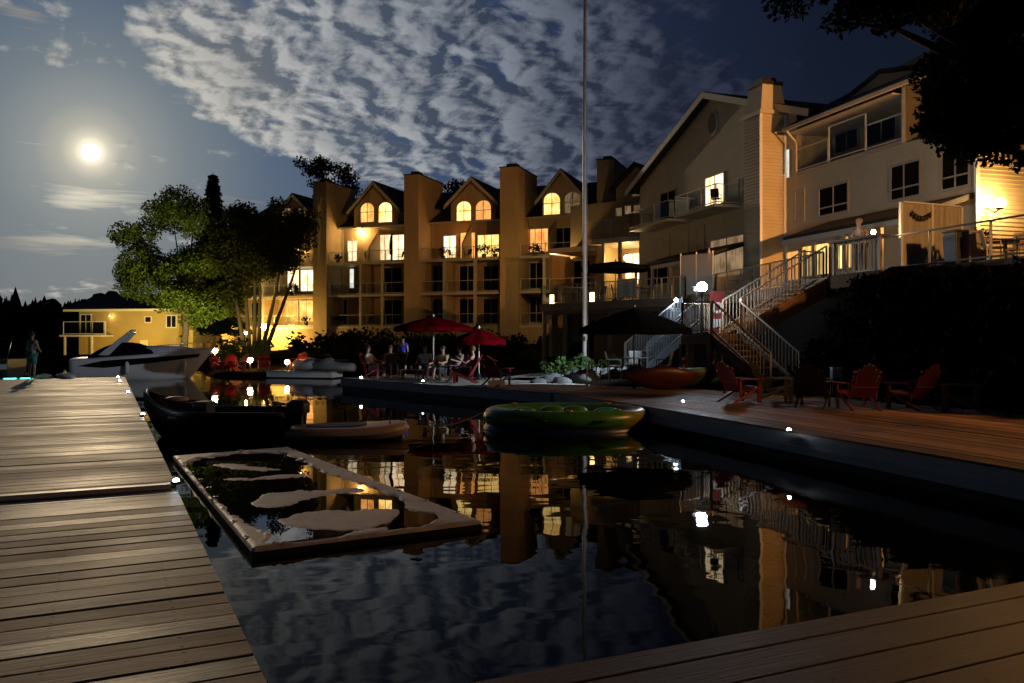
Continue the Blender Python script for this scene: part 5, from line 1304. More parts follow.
# ================================================================== white cruiser
def cruiser():
    A = Vector((P(74, 0, 41.5).x, 41.5, 0)); B = Vector((P(214, 0, 43.5).x, 43.5, 0)); ax = (B-A).normalized(); L = (B-A).length; ay = Vector((-ax.y, ax.x, 0))
    root = thing('motor_cruiser', A+ax*L*.4, 'white motor cruiser with a raked arch and dark side windows beyond the long dock', 'boat')
    W = lambda l, y, z: A+ax*l+ay*y+Vector((0, 0, z))
    n = 30; rings = []; sheer = lambda t: 1.0+.42*t+.10*t*t
    def hw(t): return 1.28*(1-max(0, (t-.45)/.55)**2.3)+.02
    for i in range(n+1):
        t = i/n; l = t*L; h = hw(t); s = sheer(t); fl = max(0, (t-.55)/.45)
        back = lambda z: -fl*1.15*(1-max(0, z)/s)*1.0
        pr = [(0, -.35+.35*fl), (h*.6, -.12+.25*fl), (h*(.90-.25*fl), .18+.15*fl), (h*(.97-.08*fl), s*.6), (h, s-.08), (h*1.01, s), (h*.9, s+.05), (0, s+.12)]
        rings.append([W(l+back(z), y, z) for y, z in pr]+[W(l+back(z), -y, z) for y, z in pr[-2:0:-1]])
    M_gel = mat('white_gelcoat', (.80, .80, .82), .2, .06, 1.0, 0, coat=.4)
    hull = MB().loft(rings).build('hull', M_gel, root, True)
    # dark window band set proud of both topsides
    for sg in (-1, 1):
        m = MB(); r_ = []
        for i in range(26):
            t = .06+.86*i/25; h = hw(t); s = sheer(t); k = min(1, i/5)*(1-.55*max(0, (i-6)/19)); zc = s-.30+.04*t
            r_.append([W(t*L-max(0, (t-.55)/.45)*1.15*(1-zz/s), sg*(h*(1.0-.02)+.022), zz) for zz in (zc-.17*k-.01, zc+.17*k+.01)])
        m.loft(r_, closed=False, cap=False); m.build('side_window', M_darkglass, root)
    # coach roof and cockpit coaming
    r_ = []
    for i in range(16):
        t = .28+.60*i/15; k = math.sin(math.pi*min(1, (i+.6)/15.5)**.7)**.7; h = hw(t)*.72; s = sheer(t)+.06
        r_.append([W(t*L, -h, s), W(t*L, -h*.85, s+.30*k), W(t*L, 0, s+.40*k), W(t*L, h*.85, s+.30*k), W(t*L, h, s)])
    MB().loft(r_, closed=False, cap=False).build('coach_roof', M_gel, root, True)
    # dark canvas cockpit cover + windscreen
    r_ = []
    for i in range(18):
        t = .12+.46*i/17; k = math.sin(math.pi*min(1, max(0, (i+.4)/17.4)))**.55; h = hw(t)*.86; s = sheer(t)+.02
        r_.append([W(t*L, -h, s), W(t*L, -h*.9, s+.52*k), W(t*L, 0, s+.70*k), W(t*L, h*.9, s+.52*k), W(t*L, h, s)])
    MB().loft(r_, closed=False, cap=False).build('cockpit_cover', M_darkcloth, root, True)
    # raked arch: two legs and a top bar
    m = MB()
    for sg in (-1, 1):
        p0, p1 = W(1.55, sg*1.12, 1.25), W(2.65, sg*.98, 2.42); d = ax*.20
        m.hexa([p0-d*1.5-ay*.05, p0+d*1.0-ay*.05, p0+d*1.0+ay*.05, p0-d*1.5+ay*.05], [p1-d*.3-ay*.04, p1+d*.75-ay*.04, p1+d*.75+ay*.04, p1-d*.3+ay*.04])
    p0, p1 = W(2.68, -1.0, 2.38), W(2.68, 1.0, 2.38); m.bar(p0, p1, .24, .09)
    m.build('arch', M_gel, root, bevel=.03)
    MB().lathe([(.16, 0), (.17, .06), (.1, .1)], W(2.7, 0, 2.43), 14).build('radar_dome', M_gel, root, True)
    # bow rail
    pts = []
    for i in range(10):
        t = .60+.375*i/9; pts.append((t*L-.05, hw(t)*.93, sheer(t)+.42))
    m = MB(); loop = [W(l, -y, z) for l, y, z in pts]+[W(L*.985, 0, sheer(1)+.44)]+[W(l, y, z) for l, y, z in reversed(pts)]
    m.tube(loop, .018, 6)
    for l, y, z in pts[::2]:
        for sg in (-1, 1): m.tube([W(l, sg*y, z-.42), W(l, sg*y, z)], .013, 5)
    m.build('bow_rail', M_steel, root, True)
    MB().box(W(-.28, 0, .25), .7, 2.0, .08, x=ax).build('swim_platform', M_gel, root, bevel=.02)
    for l in (2.6, 5.2):
        t = l/L; MB().tube([W(l, -hw(t)-.13, .30), W(l, -hw(t)-.14, .42), W(l, -hw(t)-.14, .82), W(l, -hw(t)-.13, .94)], [.05, .11, .11, .05], 10).build('fender', M_gel, root, True)
cruiser()
# ================================================================== small helm boat cut by the frame on the left
def pontoon():
    A = Vector((P(-70, 0, 34.5).x-1.55, 34.5, 0)); ax = Vector((.97, .23, 0)).normalized(); ay = Vector((-ax.y, ax.x, 0)); W = lambda l, y, z: A+ax*l+ay*y+Vector((0, 0, z))
    root = thing('pontoon_boat', A, 'dark pontoon boat with a pale side stripe left of the standing man', 'boat')
    for y in (-.95, .95): MB().tube([W(0, y, .05), W(.3, y, .1), W(4.2, y, .1), W(4.8, y, .28)], [.2, .3, .3, .06], 12).build('float', M_steel, root, True)
    MB().box(W(2.35, 0, .42), 4.7, 2.4, .1, x=ax).build('deck', M_dark, root)
    MB().box(W(2.35, -1.17, .523), 4.6, .05, .65, x=ax).build('side_panel', M_dark, root); MB().box(W(2.35, 1.17, .523), 4.6, .05, .65, x=ax).build('side_panel', M_dark, root)
    MB().box(W(4.63, 0, .523), .05, 2.28, .65, x=ax).build('front_panel', M_dark, root)
    MB().box(W(2.35, -1.20, .78), 4.6, .012, .22, x=ax).build('stripe', M_white, root)
    MB().box(W(3.2, .3, .55), .7, .5, .75, x=ax).build('console', M_blackpl, root, bevel=.04)
    MB().box(W(1.2, .1, .55), .6, 1.5, .45, x=ax).build('bench_seat', mat('pale_vinyl', (.35, .30, .22)), root, bevel=.05)
    m = MB()
    for l in (.6, 3.9):
        for y in (-1.1, 1.1): m.tube([W(l, y, 1.1), W(l+.2, y, 2.0)], .02, 6)
    m.build('canopy_frame', M_steel, root, True)
    MB().hexa([W(.6, -1.2, 2.0), W(4.3, -1.2, 2.0), W(4.3, 1.2, 2.0), W(.6, 1.2, 2.0)], [W(.9, -.9, 2.12), W(4.0, -.9, 2.12), W(4.0, .9, 2.12), W(.9, .9, 2.12)]).build('canopy', M_darkcloth, root)
pontoon()
# teal LED strip along the dock end and mooring clutter
eL = E1-DU*4.1+DV*.0
ls = thing('led_strip', (eL.x, eL.y, .5), 'teal glowing light strip on the dock end by the standing man', 'light strip')
for k in range(5):
    a = E1-DU*(3.45+.55*k)-DV*(.06); MB().box(Vector((a.x, a.y, .506)), .42, .035, .025, x=DU).build('light_segment', glow('teal_led', (.03, .75, .52), 9), ls)
a, b = E1-DU*3.2-DV*.06, E1-DU*6.0-DV*.06
MB().bar(Vector((a.x, a.y, .5045)), Vector((b.x, b.y, .5045)), .07, .006).build('mounting_rail', M_dark, ls)
for (px, lb, s) in ((45, 'white mooring bag on the far end of the long dock beside the man', .26), (66, 'pale folded cover on the far dock end, right of the white bag', .3)):
    p = G(px, 378.2, .5); p += DV*.0
    single((p.x, p.y, .5)); m = MB().ball((p.x, p.y, .5+s*.3), (s*1.3, s*.7, s*.36), 16, 9)
    for i, (x, y, z) in enumerate(m.v): m.v[i] = (x, y, max(.503, z+.05*mnoise.noise(Vector((x*6, y*6, z*6)))))
    tag(m.build('canvas_bag', mat('pale_canvas', (.5, .5, .5), .8, .2, 8, .5), None, True), lb, 'bag')
# ================================================================== flagpole
Yp = 32.6; x = P(584.5, 0, Yp).x
fp = thing('flagpole', (x, Yp, ground_z(x, Yp)), 'tall slim white flagpole standing above the rocks and shrubs', 'flagpole')
zg = ground_z(x, Yp)
MB().tube([(x, Yp, zg-.2), (x, Yp, 5), (x, Yp, 10), (x+.02, Yp, 17.5)], [.085, .08, .07, .045], 12).build('pole', M_polepaint, fp, True)
MB().lathe([(.22, 0), (.22, .08), (.13, .12), (.12, .35), (.1, .37)], (x, Yp, zg-.01), 16).build('base_collar', M_polepaint, fp, True)
MB().ball((x+.02, Yp, 17.6), .11, 12, 8).build('finial', M_polepaint, fp, True)
m = MB(); m.tube([(x+.11, Yp-.05, zg+1.3), (x+.1, Yp-.05, 9), (x+.08, Yp-.05, 17.4)], .007, 4); m.build('halyard', M_white, fp)
MB().box((x, Yp-.115, zg+1.25), .05, .03, .18).build('cleat', M_dark, fp)
# ================================================================== parasols
def parasol(base, ht, rad, m_can, label, n=8, pole_m=None, drop=.42, tilt=0.0, ph=.2):
    root = thing('parasol', base, label, 'parasol'); b = Vector(base)
    MB().tube([b, b+Vector((0, 0, ht-.05))], .024, 8).build('pole', pole_m or M_white, root, True)
    MB().lathe([(.24, 0), (.24, .05), (.08, .09), (.06, .22), (.02, .23)], b+Vector((0, 0, .002)), 18).build('base', M_dark, root, True)
    m = MB(); apex = b+Vector((0, 0, ht)); rings = []
    pt = lambda a, f: apex+Vector((rad*f*math.cos(a), rad*f*math.sin(a), -drop*(f**1.25)))
    k = n*4
    for f in (.03, .3, .6, .85, 1.0):
        r_ = []
        for j in range(k):
            a = 2*math.pi*j/k+ph; c = abs(((j % 4)/4.)-.5)*2; sag = (1-c)*.07*f
            p = pt(a, f*(1-.055*(1-c))); p.z -= sag; r_.append(p)
        rings.append(r_)
    last = [p-Vector((0, 0, .16))+ (p-apex)*.012 for p in rings[-1]]
    MB().loft(rings+[last], cap=False).build('canopy', m_can, root, False)
    MB().ball(apex+Vector((0, 0, .05)), (.04, .04, .07), 8, 6).build('finial', pole_m or M_white, root, True)
    for j in range(n):
        a = 2*math.pi*j/n+ph; e = MB(); e.bar(pt(a, .05)-Vector((0, 0, .05)), pt(a, .98)-Vector((0, 0, .04)), .018); e.build('rib', pole_m or M_white, root)
    return root
def on(px, py, z): p = G(px, py, z); return (p.x, p.y, z)
pr1 = P(433.5, 0, 34.2); parasol((pr1.x, 34.2, .505), 2.45, 1.62, M_redcloth, 'larger red parasol over the seated group on the far dock')
pr2 = P(479, 0, 31.2); parasol((pr2.x, 31.2, .505), 1.92, 1.02, M_redcloth, 'smaller lower red parasol at the right end of the seated group')
pk = P(634, 0, 25.6); parasol((pk.x, 25.6, ground_z(pk.x, 25.6)), 2.98-ground_z(pk.x, 25.6), 1.80, M_darkcloth, 'big charcoal parasol in front of the far white stair', 6, M_dark, .62, ph=.5)
pt_ = P(622, 0, 41.2); parasol((pt_.x, 43.8, ZT+.003), 2.1, 1.9, M_darkcloth, 'dark parasol up on the terrace before the lit loggia', 8, M_dark, .32)
# ================================================================== Adirondack chairs
def adirondack(nm, m, label, cat='chair', group=None):
    """faces local -y; seat 0.36 m up"""
    t = local('adirondack_chair', label, cat, group)
    sl = MB(); 
    for i in range(6):
        y = -.30+i*.095; z = .37-.022*i; sl.box((0, y, z), .54, .082, .022)
    sl.build('seat', m, t)
    for s_ in (-1, 1):
        x_ = .30*s_
        MB().hexa([(x_-.018, -.34, .0), (x_+.018, -.34, .0), (x_+.018, -.25, .0), (x_-.018, -.25, .0)], [(x_-.018, -.36, .55), (x_+.018, -.36, .55), (x_+.018, -.26, .55), (x_-.018, -.26, .55)]).build('leg', m, t)
        MB().hexa([(x_-.016, .42, .0), (x_+.016, .42, .0), (x_+.016, .52, .0), (x_-.016, .52, .0)], [(x_-.016, -.30, .34), (x_+.016, -.30, .34), (x_+.016, -.22, .38), (x_-.016, -.22, .38)]).build('leg', m, t)
        MB().prism([(x_*1.06-.075, -.42, .552), (x_*1.06+.075, -.42, .552), (x_*1.06+.06, .30, .552), (x_*1.06-.04, .32, .552)], (0, 0, .025)).build('armrest', m, t)
        MB().bar((x_, .28, .552), (x_, .25, .2), .05, .03).build('arm_support', m, t)
    bk_ = MB()
    for i in range(7):
        k = i-3; x0 = k*.073; x1 = k*.092; top = 1.0-.028*k*k; w0, w1 = .0355, .0452
        f = lambda z: .22+.42*(z-.26)/.74
        pts = [(x0-w0, f(.26), .26), (x0+w0, f(.26), .26), (x1+w1, f(top-.03), top-.03), (x1+w1*.5, f(top), top), (x1-w1*.5, f(top), top), (x1-w1, f(top-.03), top-.03)]
        bk_.prism(pts, (0, .022, 0))
    bk_.build('backrest', m, t)
    rl_ = MB(); rl_.bar((-.3, .365, .52), (.3, .365, .52), .03, .07); rl_.bar((-.3, .505, .82), (.3, .505, .82), .03, .06); rl_.build('back_rail', m, t)
    return t
def face(px, py, z, ang): p = G(px, py, z); return (p.x, p.y, z), R_(ang)
zd_ = .504
red0 = adirondack('r', M_red, 'bright red Adirondack chair seen side-on beside the staircase foot')
put(red0, *face(741, 402, zd_, 115))
yl = adirondack('y', M_yellow, 'yellow Adirondack chair in front of the staircase'); put(yl, *face(776, 401, zd_, 60))
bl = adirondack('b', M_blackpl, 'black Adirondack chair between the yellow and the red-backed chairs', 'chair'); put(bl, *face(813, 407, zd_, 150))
dup(red0, *face(857, 409, zd_, 182), 'red Adirondack chair with its back turned, centre of the boardwalk row')
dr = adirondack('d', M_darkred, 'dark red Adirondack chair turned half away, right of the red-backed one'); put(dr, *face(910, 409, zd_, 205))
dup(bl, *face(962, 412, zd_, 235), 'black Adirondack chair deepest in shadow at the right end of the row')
# fire table between them
ft = on(838, 396, zd_); tb = thing('side_table', ft, 'small dark side table beside the red-backed chair', 'table'); b = Vector(ft)
MB().box(b+Vector((0, 0, .45)), .5, .5, .03).build('tabletop', M_wooddark, tb)
for dx_ in (-.2, .2):
    for dy_ in (-.2, .2): MB().box(b+Vector((dx_, dy_, 0)), .05, .05, .449).build('leg', M_wooddark, tb)
cb_ = b+Vector((-.05, 0, .481)); cl_ = thing('cooler', cb_, 'pale blue cooler standing on the small side table', 'cooler')
MB().box(cb_, .26, .2, .24).build('box', mat('pale_blue_plastic', (.30, .40, .5), .4, .1, 5), cl_, bevel=.02); MB().box(cb_+Vector((0, 0, .241)), .28, .22, .05).build('lid', M_white, cl_, bevel=.02)
# ================================================================== people
def person(label, pose, loc, rz, shirt, legs_m, hair=(.02, .015, .01), scale=1.0, skirt=False, sleeve=.5, shorts=True, group=None):
    """one continuous skinned body; pose = dict of joints in local metres, facing -y"""
    t = local('person', label, 'person', group)
    J = pose
    order = [('pelvis', None, .125), ('waist', 'pelvis', .115), ('chest', 'waist', .135), ('neck', 'chest', .055), ('chin', 'neck', .062), ('head', 'chin', .098), ('crown', 'head', .075),
             ('shl', 'chest', .062), ('ell', 'shl', .043), ('wrl', 'ell', .030), ('hal', 'wrl', .036), ('shr', 'chest', .062), ('elr', 'shr', .043), ('wrr', 'elr', .030), ('har', 'wrr', .036),
             ('hipl', 'pelvis', .092), ('knl', 'hipl', .062), ('anl', 'knl', .040), ('tol', 'anl', .034), ('hipr', 'pelvis', .092), ('knr', 'hipr', .062), ('anr', 'knr', .040), ('tor', 'anr', .034)]
    def skin(name, names, m, extra=0.0, sub=1, cut=None):
        idx_ = {}; vs_ = []; es = []; rs = []
        for nme, par, r_ in order:
            if nme not in names: continue
            p = Vector(J[nme])
            if cut and nme in cut: p = Vector(J[par]).lerp(p, cut[nme])
            idx_[nme] = len(vs_); vs_.append(tuple(p)); rs.append(r_+extra*(1 if nme not in ('ell', 'elr', 'knl', 'knr') else 1.2))
            if par in idx_: es.append((idx_[par], idx_[nme]))
        me = bpy.data.meshes.new(name); me.from_pydata(vs_, es, []); o = bpy.data.objects.new(name, me); COL.objects.link(o)
        md = o.modifiers.new('skin', 'SKIN'); md.use_smooth_shade = True
        sv = me.skin_vertices[0].data
        for i, r_ in enumerate(rs): sv[i].radius = (r_, r_*.86); sv[i].use_root = (i == 0)
        sb_ = o.modifiers.new('sub', 'SUBSURF'); sb_.levels = sub; sb_.render_levels = sub
        bpy.context.view_layer.update()
        dg = bpy.context.evaluated_depsgraph_get(); nm_ = bpy.data.meshes.new_from_object(o.evaluated_get(dg)); bpy.data.objects.remove(o); bpy.data.meshes.remove(me)
        nm_.name = name; nm_.materials.clear(); nm_.materials.append(m); nm_.shade_smooth()
        q_ = bpy.data.objects.new(name, nm_); COL.objects.link(q_); q_.parent = t; return q_
    alln = [o[0] for o in order]
    skin('body', alln, M_skin, 0, 2)
    skin('shirt', ['pelvis', 'waist', 'chest', 'shl', 'ell', 'shr', 'elr'], shirt, .022, 1, {'ell': sleeve, 'elr': sleeve})
    skin('trousers', ['pelvis', 'hipl', 'knl', 'anl', 'hipr', 'knr', 'anr'] if not shorts else ['pelvis', 'hipl', 'knl', 'hipr', 'knr'], legs_m, .026, 1, {'knl': .92, 'knr': .92} if shorts else {'anl': .92, 'anr': .92})
    h = Vector(J['head']); hm = mat('hair_%d' % int(hair[0]*1000), hair, .6, .3, 20)
    m = MB().ball(h+Vector((0, .022, .045)), (.098, .105, .10), 14, 10); m.build('hair', hm, t, True)
    f = MB(); c = Vector(J['chin']); f.hexa([(h.x-.012, h.y-.10, h.z-.03), (h.x+.012, h.y-.10, h.z-.03), (h.x+.01, h.y-.085, h.z-.03), (h.x-.01, h.y-.085, h.z-.03)], [(h.x-.006, h.y-.088, h.z+.02), (h.x+.006, h.y-.088, h.z+.02), (h.x+.005, h.y-.08, h.z+.02), (h.x-.005, h.y-.08, h.z+.02)]); f.build('nose', M_skin, t)
    put(t, loc, rz, scale); return t
def stand(**k):
    d = dict(pelvis=(0, 0, .93), waist=(0, .0, 1.10), chest=(0, .0, 1.32), neck=(0, .0, 1.47), chin=(0, -.015, 1.545), head=(0, -.012, 1.63), crown=(0, 0, 1.70),
             shl=(.19, 0, 1.40), ell=(.25, .02, 1.13), wrl=(.25, -.06, .89), hal=(.25, -.08, .80), shr=(-.19, 0, 1.40), elr=(-.25, .02, 1.13), wrr=(-.25, -.06, .89), har=(-.25, -.08, .80),
             hipl=(.10, 0, .88), knl=(.115, -.01, .48), anl=(.12, .02, .08), tol=(.13, -.14, .035), hipr=(-.10, 0, .88), knr=(-.115, -.01, .48), anr=(-.12, .02, .08), tor=(-.13, -.14, .035)); d.update(k); return d
def sit(**k):
    """reclined in an Adirondack chair whose origin is the person's origin"""
    d = dict(pelvis=(0, .10, .44), waist=(0, .20, .60), chest=(0, .30, .83), neck=(0, .33, .99), chin=(0, .30, 1.07), head=(0, .29, 1.15), crown=(0, .30, 1.22),
             shl=(.19, .28, .90), ell=(.30, .12, .66), wrl=(.28, -.12, .62), hal=(.27, -.20, .63), shr=(-.19, .28, .90), elr=(-.30, .12, .66), wrr=(-.28, -.12, .62), har=(-.27, -.20, .63),
             hipl=(.10, .06, .45), knl=(.13, -.40, .52), anl=(.14, -.50, .10), tol=(.15, -.64, .04), hipr=(-.10, .06, .45), knr=(-.13, -.40, .52), anr=(-.14, -.50, .10), tor=(-.15, -.64, .04)); d.update(k); return d
def cloth(n, c): return mat(n, c, .8, .2, 9, .3)
pm = G(32, 379.3, .5)
person('man in grey shirt and teal shorts standing at the far end of the long dock', stand(elr=(-.29, -.02, 1.14), wrr=(-.2, -.2, 1.02), har=(-.15, -.26, 1.02), ell=(.29, -.02, 1.14), wrl=(.25, -.1, .92)), (pm.x, pm.y, .505), R_(160), cloth('grey_shirt', (.26, .25, .27)), cloth('teal_shorts', (.05, .22, .20)), (.015, .012, .01), 1.03)
pt2 = RF.pt(RF.s_at(861, 10.0), 10.0)
person('man leaning on the kiosk counter on the terrace, in a sleeveless pale shirt', stand(chest=(0, -.05, 1.31), neck=(0, -.09, 1.46), chin=(0, -.12, 1.53), head=(0, -.12, 1.615), crown=(0, -.11, 1.69), shl=(.19, -.05, 1.39), shr=(-.19, -.05, 1.39), ell=(.27, -.12, 1.16), wrl=(.14, -.32, 1.08), hal=(.06, -.36, 1.09), elr=(-.27, -.12, 1.16), wrr=(-.14, -.32, 1.08), har=(-.06, -.36, 1.10)), (pt2.x, pt2.y, ZT+.002), R_(-55), cloth('pale_tank_top', (.22, .19, .17)), cloth('dark_jeans', (.03, .035, .05)), (.30, .2, .1), 1.04, sleeve=.12, shorts=False)
# far dock: a ring of Adirondack chairs with their sitters
far_y = lambda px, back: (lambda q: q+Vector((.55, .83, 0))*back)(P3.lerp(P4, (552-px)/(552-340.0)) if True else None)
def fd(px, back):
    """point on the far dock seen at column px, 'back' metres behind its front edge"""
    d = (P4-P3); d.z = 0; d.normalize(); n = Vector((-d.y, d.x, 0)); n = n if n.y > 0 else -n
    o = P3+n*back; k = (px-CX)/FOC
    t = (k*o.y-o.x)/(d.x-k*d.y); p = o+d*t; return Vector((p.x, p.y, .504))
seats = [(375, 1.0, 70, M_red, 'pale top', (.45, .42, .38), 'person in a pale top in the leftmost red chair on the far dock'), (392, 2.3, 20, M_darkred, 'rose top', (.30, .12, .10), 'person in a rose top seated just left of the one in blue'),
         (424, 2.4, 0, M_darkred, 'white shirt', (.60, .60, .62), 'person in a white shirt seated left of the larger parasol pole'), (438, 1.5, -30, M_blackpl, 'khaki shirt', (.33, .30, .16), 'person in a khaki shirt seated right beneath the larger parasol'),
         (453, 2.2, -50, M_darkred, 'grey shirt', (.20, .20, .22), 'person in a grey shirt seated between the two parasol poles'), (464, 1.4, -95, M_red, 'red top', (.26, .06, .06), 'person in a red top leaning back in the red chair right of the group')]
ch0 = None
for i, (px, back, ang, cm_, wear, c, lb) in enumerate(seats):
    p = fd(px, back); nm_ = 'chair of the '+lb.replace('person', 'sitter')
    if cm_ is M_red: ch = dup(red0, p, R_(ang), 'red chair under the sitter in the '+wear+' on the far dock')
    elif cm_ is M_blackpl: ch = dup(bl, p, R_(ang), 'dark chair under the sitter in the '+wear+' on the far dock')
    else: ch = dup(dr, p, R_(ang), 'dark red chair under the sitter in the '+wear+' on the far dock')
    person(lb, sit(ell=(.30, .10, .68), wrl=(.2+.05*(i % 2), -.16, .66+.1*(i % 3)), hal=(.17, -.24, .68+.12*(i % 3))), p+Vector((0, 0, .0)), R_(ang), cloth(wear.replace(' ', '_'), c), cloth('dark_trousers', (.05, .05, .06)), (.03+.05*(i % 3), .02+.03*(i % 3), .015), 1.0, shorts=bool(i % 2))
p = fd(403, 2.7); person('person in a bright blue shirt standing behind the seated group on the far dock', stand(), p, R_(-30), cloth('bright_blue_shirt', (.02, .04, .75)), cloth('dark_trousers', (.05, .05, .06)), (.02, .015, .01), .95, shorts=False)
dup(red0, fd(497, 1.2), R_(150), 'empty red chair at the right end of the far dock with a towel over it')
p = fd(500, 1.25)+Vector((0, -.0, .0)); 
tw = thing('towel', p+Vector((0, 0, .8)), 'pale grey towel draped over the empty red chair on the far dock', 'towel')
m = MB(); m.loft([[p+Vector((x_*.26-.02, y_, z_)) for x_, y_, z_ in ((-1, -.34, .50+.05*s_), (-1, -.44, .98), (-1, -.56, .62-.06*s_))] for s_ in (0,)]+[[p+Vector((x_*.26, y_, z_)) for x_, y_, z_ in ((1, -.33, .56), (1, -.43, 1.02), (1, -.55, .5))]], closed=False, cap=False)
m.build('cloth', mat('grey_towel', (.32, .33, .35), .9, .2, 12, .5), tw)
tw.location = fd(497, 1.2); ORG[tw.name] = tw.location
# low table with drinks
p = fd(413, 1.35); tt_ = thing('coffee_table', p, 'low dark table in the middle of the seated group on the far dock', 'table')
MB().box(p+Vector((0, 0, .36)), .9, .6, .03).build('tabletop', M_wooddark, tt_)
for dx_ in (-.38, .38):
    for dy_ in (-.24, .24): MB().box(p+Vector((dx_, dy_, 0)), .05, .05, .359).build('leg', M_wooddark, tt_)
for k, (dx_, dy_) in enumerate(((-.3, .1), (-.05, -.12), (.25, .08))):
    q = p+Vector((dx_, dy_, .391)); single(q); tag(MB().lathe([(.03, 0), (.038, .13), (.033, .132), (.026, .02)], q, 12).build('drinking_cup', M_white, None, True), 'white cup on the low dark table, '+('left end', 'middle', 'right end')[k], 'cup')
# pool ladder
p = G(596, 386.5, .5); pl0 = fd(596, .0) if False else p
ld = thing('pool_ladder', (p.x, p.y, .5), 'stainless steel swimming ladder hooked on the dock corner', 'ladder')
ax_ = Vector((.80, -.6, 0)); py_ = Vector((.6, .8, 0))
for s_ in (-.25, .25):
    b = Vector((p.x, p.y, .5))+ax_*s_
    MB().tube([b+py_*.45+Vector((0, 0, .0)), b+py_*.42+Vector((0, 0, .62)), b+py_*.25+Vector((0, 0, .86)), b-py_*.0+Vector((0, 0, .82)), b-py_*.15+Vector((0, 0, .5)), b-py_*.17+Vector((0, 0, -.5))], .021, 8).build('handrail', M_steel, ld, True)
for z in (-.25, .05, .3):
    b = Vector((p.x, p.y, z))-py_*.165; MB().bar(b-ax_*.24, b+ax_*.24, .07, .025).build('rung', M_steel, ld)
# ================================================================== kayaks
def kayak(label, c, ax, roll, L, m, W0=.36, H=.34):
    root = thing('kayak', c, label, 'kayak'); ax = Vector(ax).normalized(); ay = Vector((-ax.y, ax.x, 0)); Rm = Matrix.Rotation(R_(roll), 3, ax); c = Vector(c)
    rings = []; n = 24
    for i in range(n+1):
        t = 2*i/n-1; w_ = W0*max(.02, 1-abs(t)**2.2); h_ = H*(.45+.55*max(0, 1-abs(t)**3)); up_ = .22*abs(t)**3
        r_ = []
        for j in range(14):
            a = 2*math.pi*j/14; r_.append(c+Rm@(ax*(t*L/2)+ay*(w_*math.cos(a))+Vector((0, 0, up_+h_*.5*math.sin(a)*(1.0 if math.sin(a) < 0 else .7)))))
        rings.append(r_)
    MB().loft(rings).build('hull', m, root, True)
    r2 = []
    for z_, s_ in ((.115, 1.0), (.15, 1.02), (.15, .86), (.08, .8)):
        r2.append([c+Rm@(ax*(.5*s_*math.cos(2*math.pi*j/20))+ay*(.24*s_*math.sin(2*math.pi*j/20))+Vector((0, 0, z_))) for j in range(20)])
    MB().loft(r2, cap=False).build('cockpit_rim', M_blackpl, root, True)
    MB().ball(c+Rm@Vector((0, 0, .07)), (.2, .2, .06), 12, 6).build('seat', M_blackpl, root, True)
    return root
gk = P(657, 378, 25.6)
zk = ground_z(4.3, 25.2)
kayak('red-orange kayak lying on its side with its bow towards the pool', (4.55, 24.9, .5+.36), (.96, .15, .0), -62, 2.5, mat('orange_red_plastic', (.075, .014, .006), .4, .2, 4), .40, .40)
kayak('green kayak lying behind the red-orange one', (5.75, 25.7, .5+.34), (.98, .12, 0), -50, 2.9, mat('olive_green_plastic', (.05, .11, .03), .4, .2, 4), .40, .42)
# bicycles-like clutter under the dark parasol is unreadable: a dining set stands there
def patio_chair(m, label, group=None):
    t = local('patio_chair', label, 'chair', group)
    MB().box((0, 0, .42), .46, .44, .03).build('seat', m, t)
    MB().hexa([(-.22, .20, .46), (.22, .20, .46), (.22, .225, .46), (-.22, .225, .46)], [(-.22, .30, .92), (.22, .30, .92), (.22, .325, .92), (-.22, .325, .92)]).build('backrest', m, t)
    for x_ in (-.21, .21):
        for y_ in (-.2, .2): MB().box((x_, y_, 0), .03, .03, .419).build('leg', m, t)
        a = MB(); a.bar((x_*1.08, -.2, .42), (x_*1.08, -.2, .64), .025); a.bar((x_*1.08, -.21, .65), (x_*1.08, .26, .65), .04, .02); a.build('armrest', m, t)
    return t
def patio_table(p, label, r=.55, h=.73):
    t = thing('patio_table', p, label, 'table'); b = Vector(p)
    MB().lathe([(r, 0), (r, .03), (.02, .032)], b+Vector((0, 0, h-.03)), 24).build('tabletop', M_dark, t)
    MB().tube([b+Vector((0, 0, .03)), b+Vector((0, 0, h-.031))], .035, 8).build('pedestal', M_dark, t, True)
    MB().lathe([(.28, 0), (.28, .02), (.05, .04)], b, 16).build('base', M_dark, t)
    return t
zq = ground_z(4.2, 28.6)
patio_table((4.35, 28.4, ground_z(4.35, 28.4)), 'round dark table beneath the big charcoal parasol')
pc = patio_chair(M_dark, 'dark patio chair left of the table under the big charcoal parasol'); put(pc, (3.5, 28.4, ground_z(3.5, 28.4)), R_(90))
dup(pc, (5.2, 28.5, ground_z(5.2, 28.5)), R_(-90), 'dark patio chair right of the table under the big charcoal parasol')
dup(pc, (4.4, 29.3, ground_z(4.4, 29.3)), R_(0), 'dark patio chair behind the table under the big charcoal parasol')
# ================================================================== terrace furniture
def T(px, t, dz=0): p = RF.pt(RF.s_at(px, t), t); return Vector((p.x, p.y, ZT+.002+dz))
